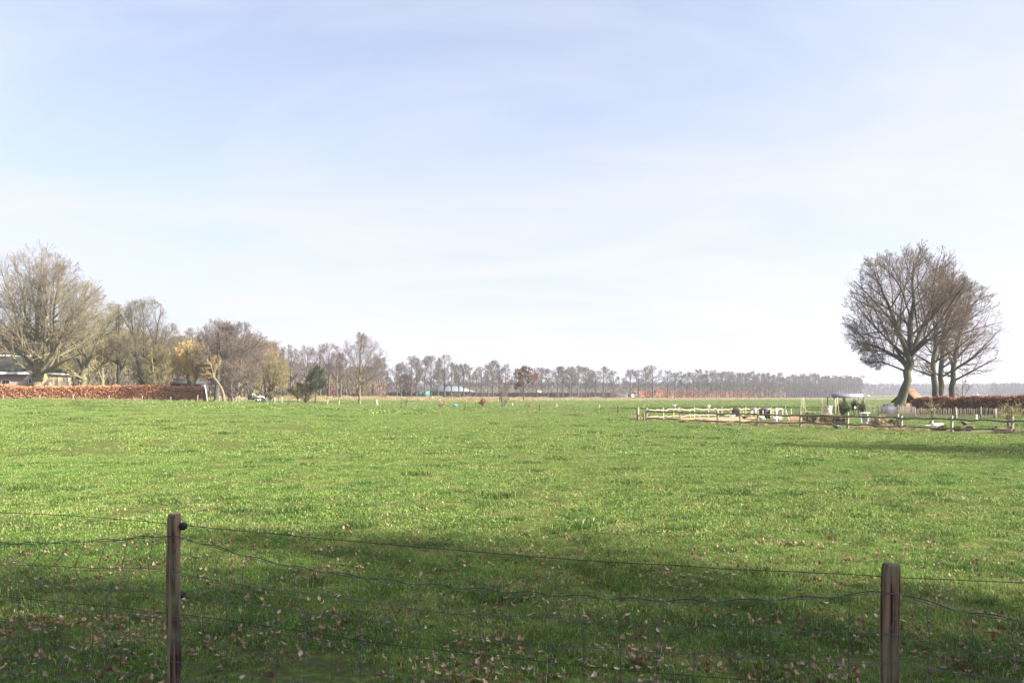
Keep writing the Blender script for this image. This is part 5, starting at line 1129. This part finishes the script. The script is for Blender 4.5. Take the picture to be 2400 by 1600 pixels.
o = MB().box((0, 0, 0), (.16, .2, .14)).build('nest_box', paint_w, None, bevel=.01); q = at(2034, 927, 60); bpp = G(2034, 60.2, 970)
o.location = (q[0], q[1], q[2]); tag(o, 'tiny white box on a pole at the right end of the canopy', 'box')
o = MB().tube([(0, 0, 0), (0, 0, q[2] - bpp[2] - .06)], .02, 6).build('box_pole', wood_grey, None); o.location = bpp; tag(o, 'thin grey pole carrying the tiny white box at the canopy', 'pole')
b = at(2002, 955, 58); gq = gz(b[0], b[1]); t = thing('satellite_dish', 'small round white dish on a stick among the evergreen bushes', 'dish', (b[0], b[1], gq))
MB().tube([(0, 0, 0), (0, 0, b[2] - gq)], .02, 6).build('stick', wood_grey, t); MB().tube([(0, -.02, b[2] - gq), (0, -.07, b[2] - gq), (0, -.10, b[2] - gq)], [.02, .07, .10], 14).build('bowl', paint_w, t, True)
# white urn/basins
def urn(label, px, Y, base, h, r, n='white_basin'):
    t = thing(n, label, 'basin', G(px, Y, base)); MB().tube([(0, 0, 0), (0, 0, h * .15), (0, 0, h * .4), (0, 0, h * .75), (0, 0, h * .8)], [r * .5, r * .4, r * .7, r, r * 1.05], 20).build('bowl', concrete, t, True)
    MB().tube([(0, 0, h * .8), (0, 0, h * .86)], [r * 1.15, r * 1.15], 20).build('rim', paint_w, t); return t
urn('white stacked garden basin between the near rails right of the canopy', 2029, 45, 996, .62, .26)
b = G(2029, 46.5, 985); o = MB().box((0, 0, .66), (.62, .3, .06)).box((-.2, 0, .3), (.06, .06, .66)).box((.2, 0, .3), (.06, .06, .66)).build('white_bench', paint_w, None, bevel=.01); put(o, 2026, 47, 992, 'narrow white bench top behind the stacked white basin', 'bench')
for i, (px, Y, ba, w, h, lab) in enumerate([(2196, 42, 999, .58, .2, 'white rectangular box on the grass behind the near rails'), (2177, 43, 999, .5, .05, 'flat pale tray left of the white rectangular box'), (2203, 41, 1001.5, .36, .05, 'small white slab in front of the white rectangular box')]):
    o = MB().box((0, 0, h / 2), (w, .3, h)).build('white_box' if i == 0 else 'white_tray', paint_w, None, bevel=.01); put(o, px, Y, ba, lab, 'box' if i == 0 else 'tray')
o = MB().tube([(0, 0, 0), (0, 0, .22), (0, 0, .34)], [.05, .07, .04], 10).box((0, 0, .42), (.1, .1, .12)).build('white_feeder', paint_w, None, True); put(o, 2288, 47, 985, 'small white feeder hanging low at the paling fence', 'feeder')
o = MB().box((0, 0, .1), (.1, .1, .2)).build('garden_pot', paint_w, None, bevel=.01); tag(o, 'white pot turned over on a far rail fence post', 'pot'); q = at(1661, 951, qq[4][1]); o.location = (q[0], q[1], q[2] - .1); o.scale = (1.8, 1.8, .85)
# tile roofed shed
Ysd = 80; b = G(2123, Ysd, 958); k = Ysd / F
t = thing('garden_shed', 'small dark wooden shed with bright orange tiled roof beside the leaning tree', 'shed', b, -.92)
wS = 2.9; Ls = 1.7; ze = at(2087, 941, Ysd)[2] - b[2]; zr = at(2125, 914.5, Ysd)[2] - b[2]
dkb = M('shed_dark_boards', (.055, .04, .045), (.035, .025, .03), 3, .85, (1, 1, 9), .4)
mb = MB().box((0, Ls / 2, ze / 2), (wS * .8, Ls, ze)); mb.poly_prism([(-wS * .4, 0, ze), (wS * .4, 0, ze), (0, 0, zr - .15)], (0, Ls, 0)); mb.build('wall', dkb, t)
for s in (-1, 1):
    MB().poly_prism([(s * wS / 2, -.3, ze - .12), (0, -.3, zr), (0, Ls + .3, zr), (s * wS / 2, Ls + .3, ze - .12)][::s], (0, 0, .07)).build('roof', tile_o, t)
mb = MB()
for s in (-1, 1): mb.beam((s * wS / 2, -.33, ze - .12), (0, -.33, zr), .06, .14)
mb.build('barge_board', dkb, t); MB().tube([(0, -.3, zr + .07), (0, Ls + .3, zr + .07)], .07, 8).build('ridge_tiles', tile_o, t)
# tarp heap
b = G(2079, 64, 962); r = np.random.default_rng(3); P = []
t0 = bpy.data.meshes.new('x'); n1_, n2_ = 16, 10; V = []
for i in range(n2_ + 1):
    for j in range(n1_):
        a = j / n1_ * 6.283; e = i / n2_ * math.pi / 2; q = math.cos(e) * (1 + .12 * math.sin(3 * a + 1) + r.normal(0, .04)); V.append((.75 * q * math.cos(a), .5 * q * math.sin(a), .8 * math.sin(e) ** .7 * (1 + r.normal(0, .03))))
Q = [(i * n1_ + j, i * n1_ + (j + 1) % n1_, (i + 1) * n1_ + (j + 1) % n1_, (i + 1) * n1_ + j) for i in range(n2_) for j in range(n1_)]
bpy.data.meshes.remove(t0)
o = link('blue_tarp', mesh_np('blue_tarp', V, Q), blue_p, None); o.location = b; tag(o, 'crumpled dark blue tarpaulin heap left of the leaning tree trunk', 'tarpaulin')
o = MB().box((0, 0, .45), (.9, .25, .9)).build('pink_panel', M('pinkish_brick', (.55, .33, .24), (.42, .25, .18), 6, .9), None, bevel=.01); put(o, 2133, 63.5, 965, 'pinkish low panel at the corner between the tiled shed and the dark hedge', 'panel')
# pleached little trees in front of the hedge
def espalier(label, px, Y, base, top, seed):
    r = random.Random(seed); b = G(px, Y, base); h = at(px, top, Y)[2] - b[2]; t = thing('young_fruit_tree', label, 'tree', b)
    MB().tube([(0, 0, -.1), (.03, 0, h * .35), (-.04, 0, h * .6), (.02, 0, h * .75)], [.07, .055, .05, .03], 8).build('trunk', bark_green, t, True); mb = MB()
    for i in range(16):
        z = h * r.uniform(.4, .75); a = r.uniform(0, 6.28); w = r.uniform(.3, .75); mb.tube([(0, 0, z), (w * .5 * math.cos(a), w * .5 * math.sin(a), z + .08), (w * math.cos(a), w * math.sin(a), z + r.uniform(.1, h * .32))], [.022, .015, .007], 5, False)
        for q in range(5): f = r.uniform(.4, 1); e = (w * f * math.cos(a), w * f * math.sin(a), z + .1 * f); mb.tube([e, (e[0] + r.uniform(-.2, .2), e[1] + r.uniform(-.2, .2), e[2] + r.uniform(.08, .35))], [.008, .004], 3, False)
    mb.build('crown', tw_moss, t); return t
espalier('knobbly young fruit tree before the dark hedge, nearest the tile roofed shed', 2184, 45, 998, 935, 1)
espalier('gnarled young fruit tree behind the last fence posts at the right edge', 2372, 40, 1005, 938, 2)
espalier('thin young fruit tree beside the gnarled one near the right edge', 2362, 41, 1004, 962, 3)
for px, lab in ((2240, 'pale post standing in front of the dark hedge, left one'), (2332, 'greenish post standing in front of the dark hedge, right one')):
    lone_post('wooden_post', lab, px, 51, 985, 957, .14, wood_grey)
lone_post('wooden_post', 'mossy post behind the near rails right of the tiled shed', 2183, 44, 1000, 985, .16, wood_grey)

# ------------------------------------------------------------------ poultry and birds
comb_m = M('red_comb', (.5, .04, .03)); beak_m = M('beak', (.5, .35, .12))
def hen(label, px, Y, base, L, mat, rz=0, peck=False, name='hen', cat='hen', legs=True, comb=True):
    b = G(px, Y, base); t = thing(name, label, cat, b, rz); s = L / .42
    hz = .10 if peck else .38
    prof = [(-.26, .34, .012), (-.22, .32, .035), (-.15, .26, .065), (-.08, .22, .10), (0, .20, .12), (.08, .205, .105), (.13, .24, .07), (.17, .20 if peck else .31, .04), (.19 + (.05 if peck else 0), hz - .04 + (.04 if peck else 0), .036), (.21 + (.05 if peck else 0), hz, .038), (.245 + (.03 if peck else 0), hz, .022), (.262 + (.02 if peck else 0), hz - .008, .006)]
    K = len(prof); ns = 12; V = []
    for k, (x, z, r) in enumerate(prof):
        for i in range(ns):
            a = i / ns * 6.283; ry = r * (.85 if k > 1 else .5); V.append((x * s, ry * math.cos(a) * s, (z + r * math.sin(a) * (1.0 if k > 1 else 1.8)) * s))
    Q = [(k * ns + i, k * ns + (i + 1) % ns, (k + 1) * ns + (i + 1) % ns, (k + 1) * ns + i) for k in range(K - 1) for i in range(ns)]
    mb = MB(); mb.add(V, Q)
    body = mb.build('body', mat, t, True)
    if legs:
        for y in (-.04, .04):
            MB().tube([(0, y * s, .12 * s), (.01 * s, y * s, .06 * s), (-.005 * s, y * s, 0)], [.018 * s, .01 * s, .008 * s], 6).tube([(-.02 * s, y * s, .006), (.05 * s, y * s, .006)], .006 * s, 5).build('leg', beak_m, t, True)
    if comb: MB().poly_prism([(x * s, -.004, z * s) for x, z in [(.19 + (.05 if peck else 0), hz + .03), (.235 + (.04 if peck else 0), hz + .02), (.23 + (.04 if peck else 0), hz + .055), (.2 + (.05 if peck else 0), hz + .06)]], (0, .008, 0)).build('comb', comb_m, t)
    return t
wf = M('white_feathers', (.78, .77, .74), (.68, .66, .62), 12, .8); bf = M('black_feathers', (.03, .03, .035), (.015, .015, .02), 12, .5); df = M('dark_white_feathers', (.05, .055, .08), (.55, .52, .5), 9, .7, lo=.55, hi=.65)
hen('white hen with head down left of the olive bush in the run', 1717, 54, 981, .42, wf, math.pi + .2, True)
hen('black hen walking left between the yellow pole and the crate', 1745, 52, 984, .4, bf, math.pi - .2)
hen('white hen resting low in front of the coop side', 1786, 51, 988, .45, wf, .3, True, legs=False)
hen('white hen in front of the coop door, left one of the pair', 1816, 50, 989, .42, wf, math.pi, True, legs=False)
hen('white hen in front of the coop door, right one of the pair', 1825, 50.4, 989, .42, wf, .5, True, legs=False)
hen('dark speckled hen with white tail pecking on the pasture outside the rails', 1960, 39.5, 1012, .4, df, -.2, True)
hen('dark rooster on the grass strip behind the near rails', 2261, 41.5, 997, .42, bf, .1)
hen('white gull standing in the far green field above the rail fence', 1581, 85, 951, .5, wf, .1, False, 'gull', 'bird', True, False)
hen('small grey bird on the pasture below the rail fence', 1730, 37, 1014, .22, M('grey_feathers', (.12, .12, .12)), 1.2, False, 'small_bird', 'bird', True, False)

# ------------------------------------------------------------------ haze
hb = MB().box((0, 0, 14), (6900, 6900, 45)).build('haze', None, None); tag(hb, 'thin pale winter haze over the fields', 'haze', None, 'stuff')
hm = bpy.data.materials.new('haze'); hm.use_nodes = True; n = hm.node_tree.nodes; n.clear()
pvn = n.new('ShaderNodeVolumePrincipled'); pvn.inputs['Color'].default_value = (.86, .90, 1.0, 1); pvn.inputs['Density'].default_value = HAZE; pvn.inputs['Anisotropy'].default_value = .2
ou = n.new('ShaderNodeOutputMaterial'); hm.node_tree.links.new(pvn.outputs[0], ou.inputs['Volume']); hb.data.materials.append(hm)
hb.display_type = 'WIRE'
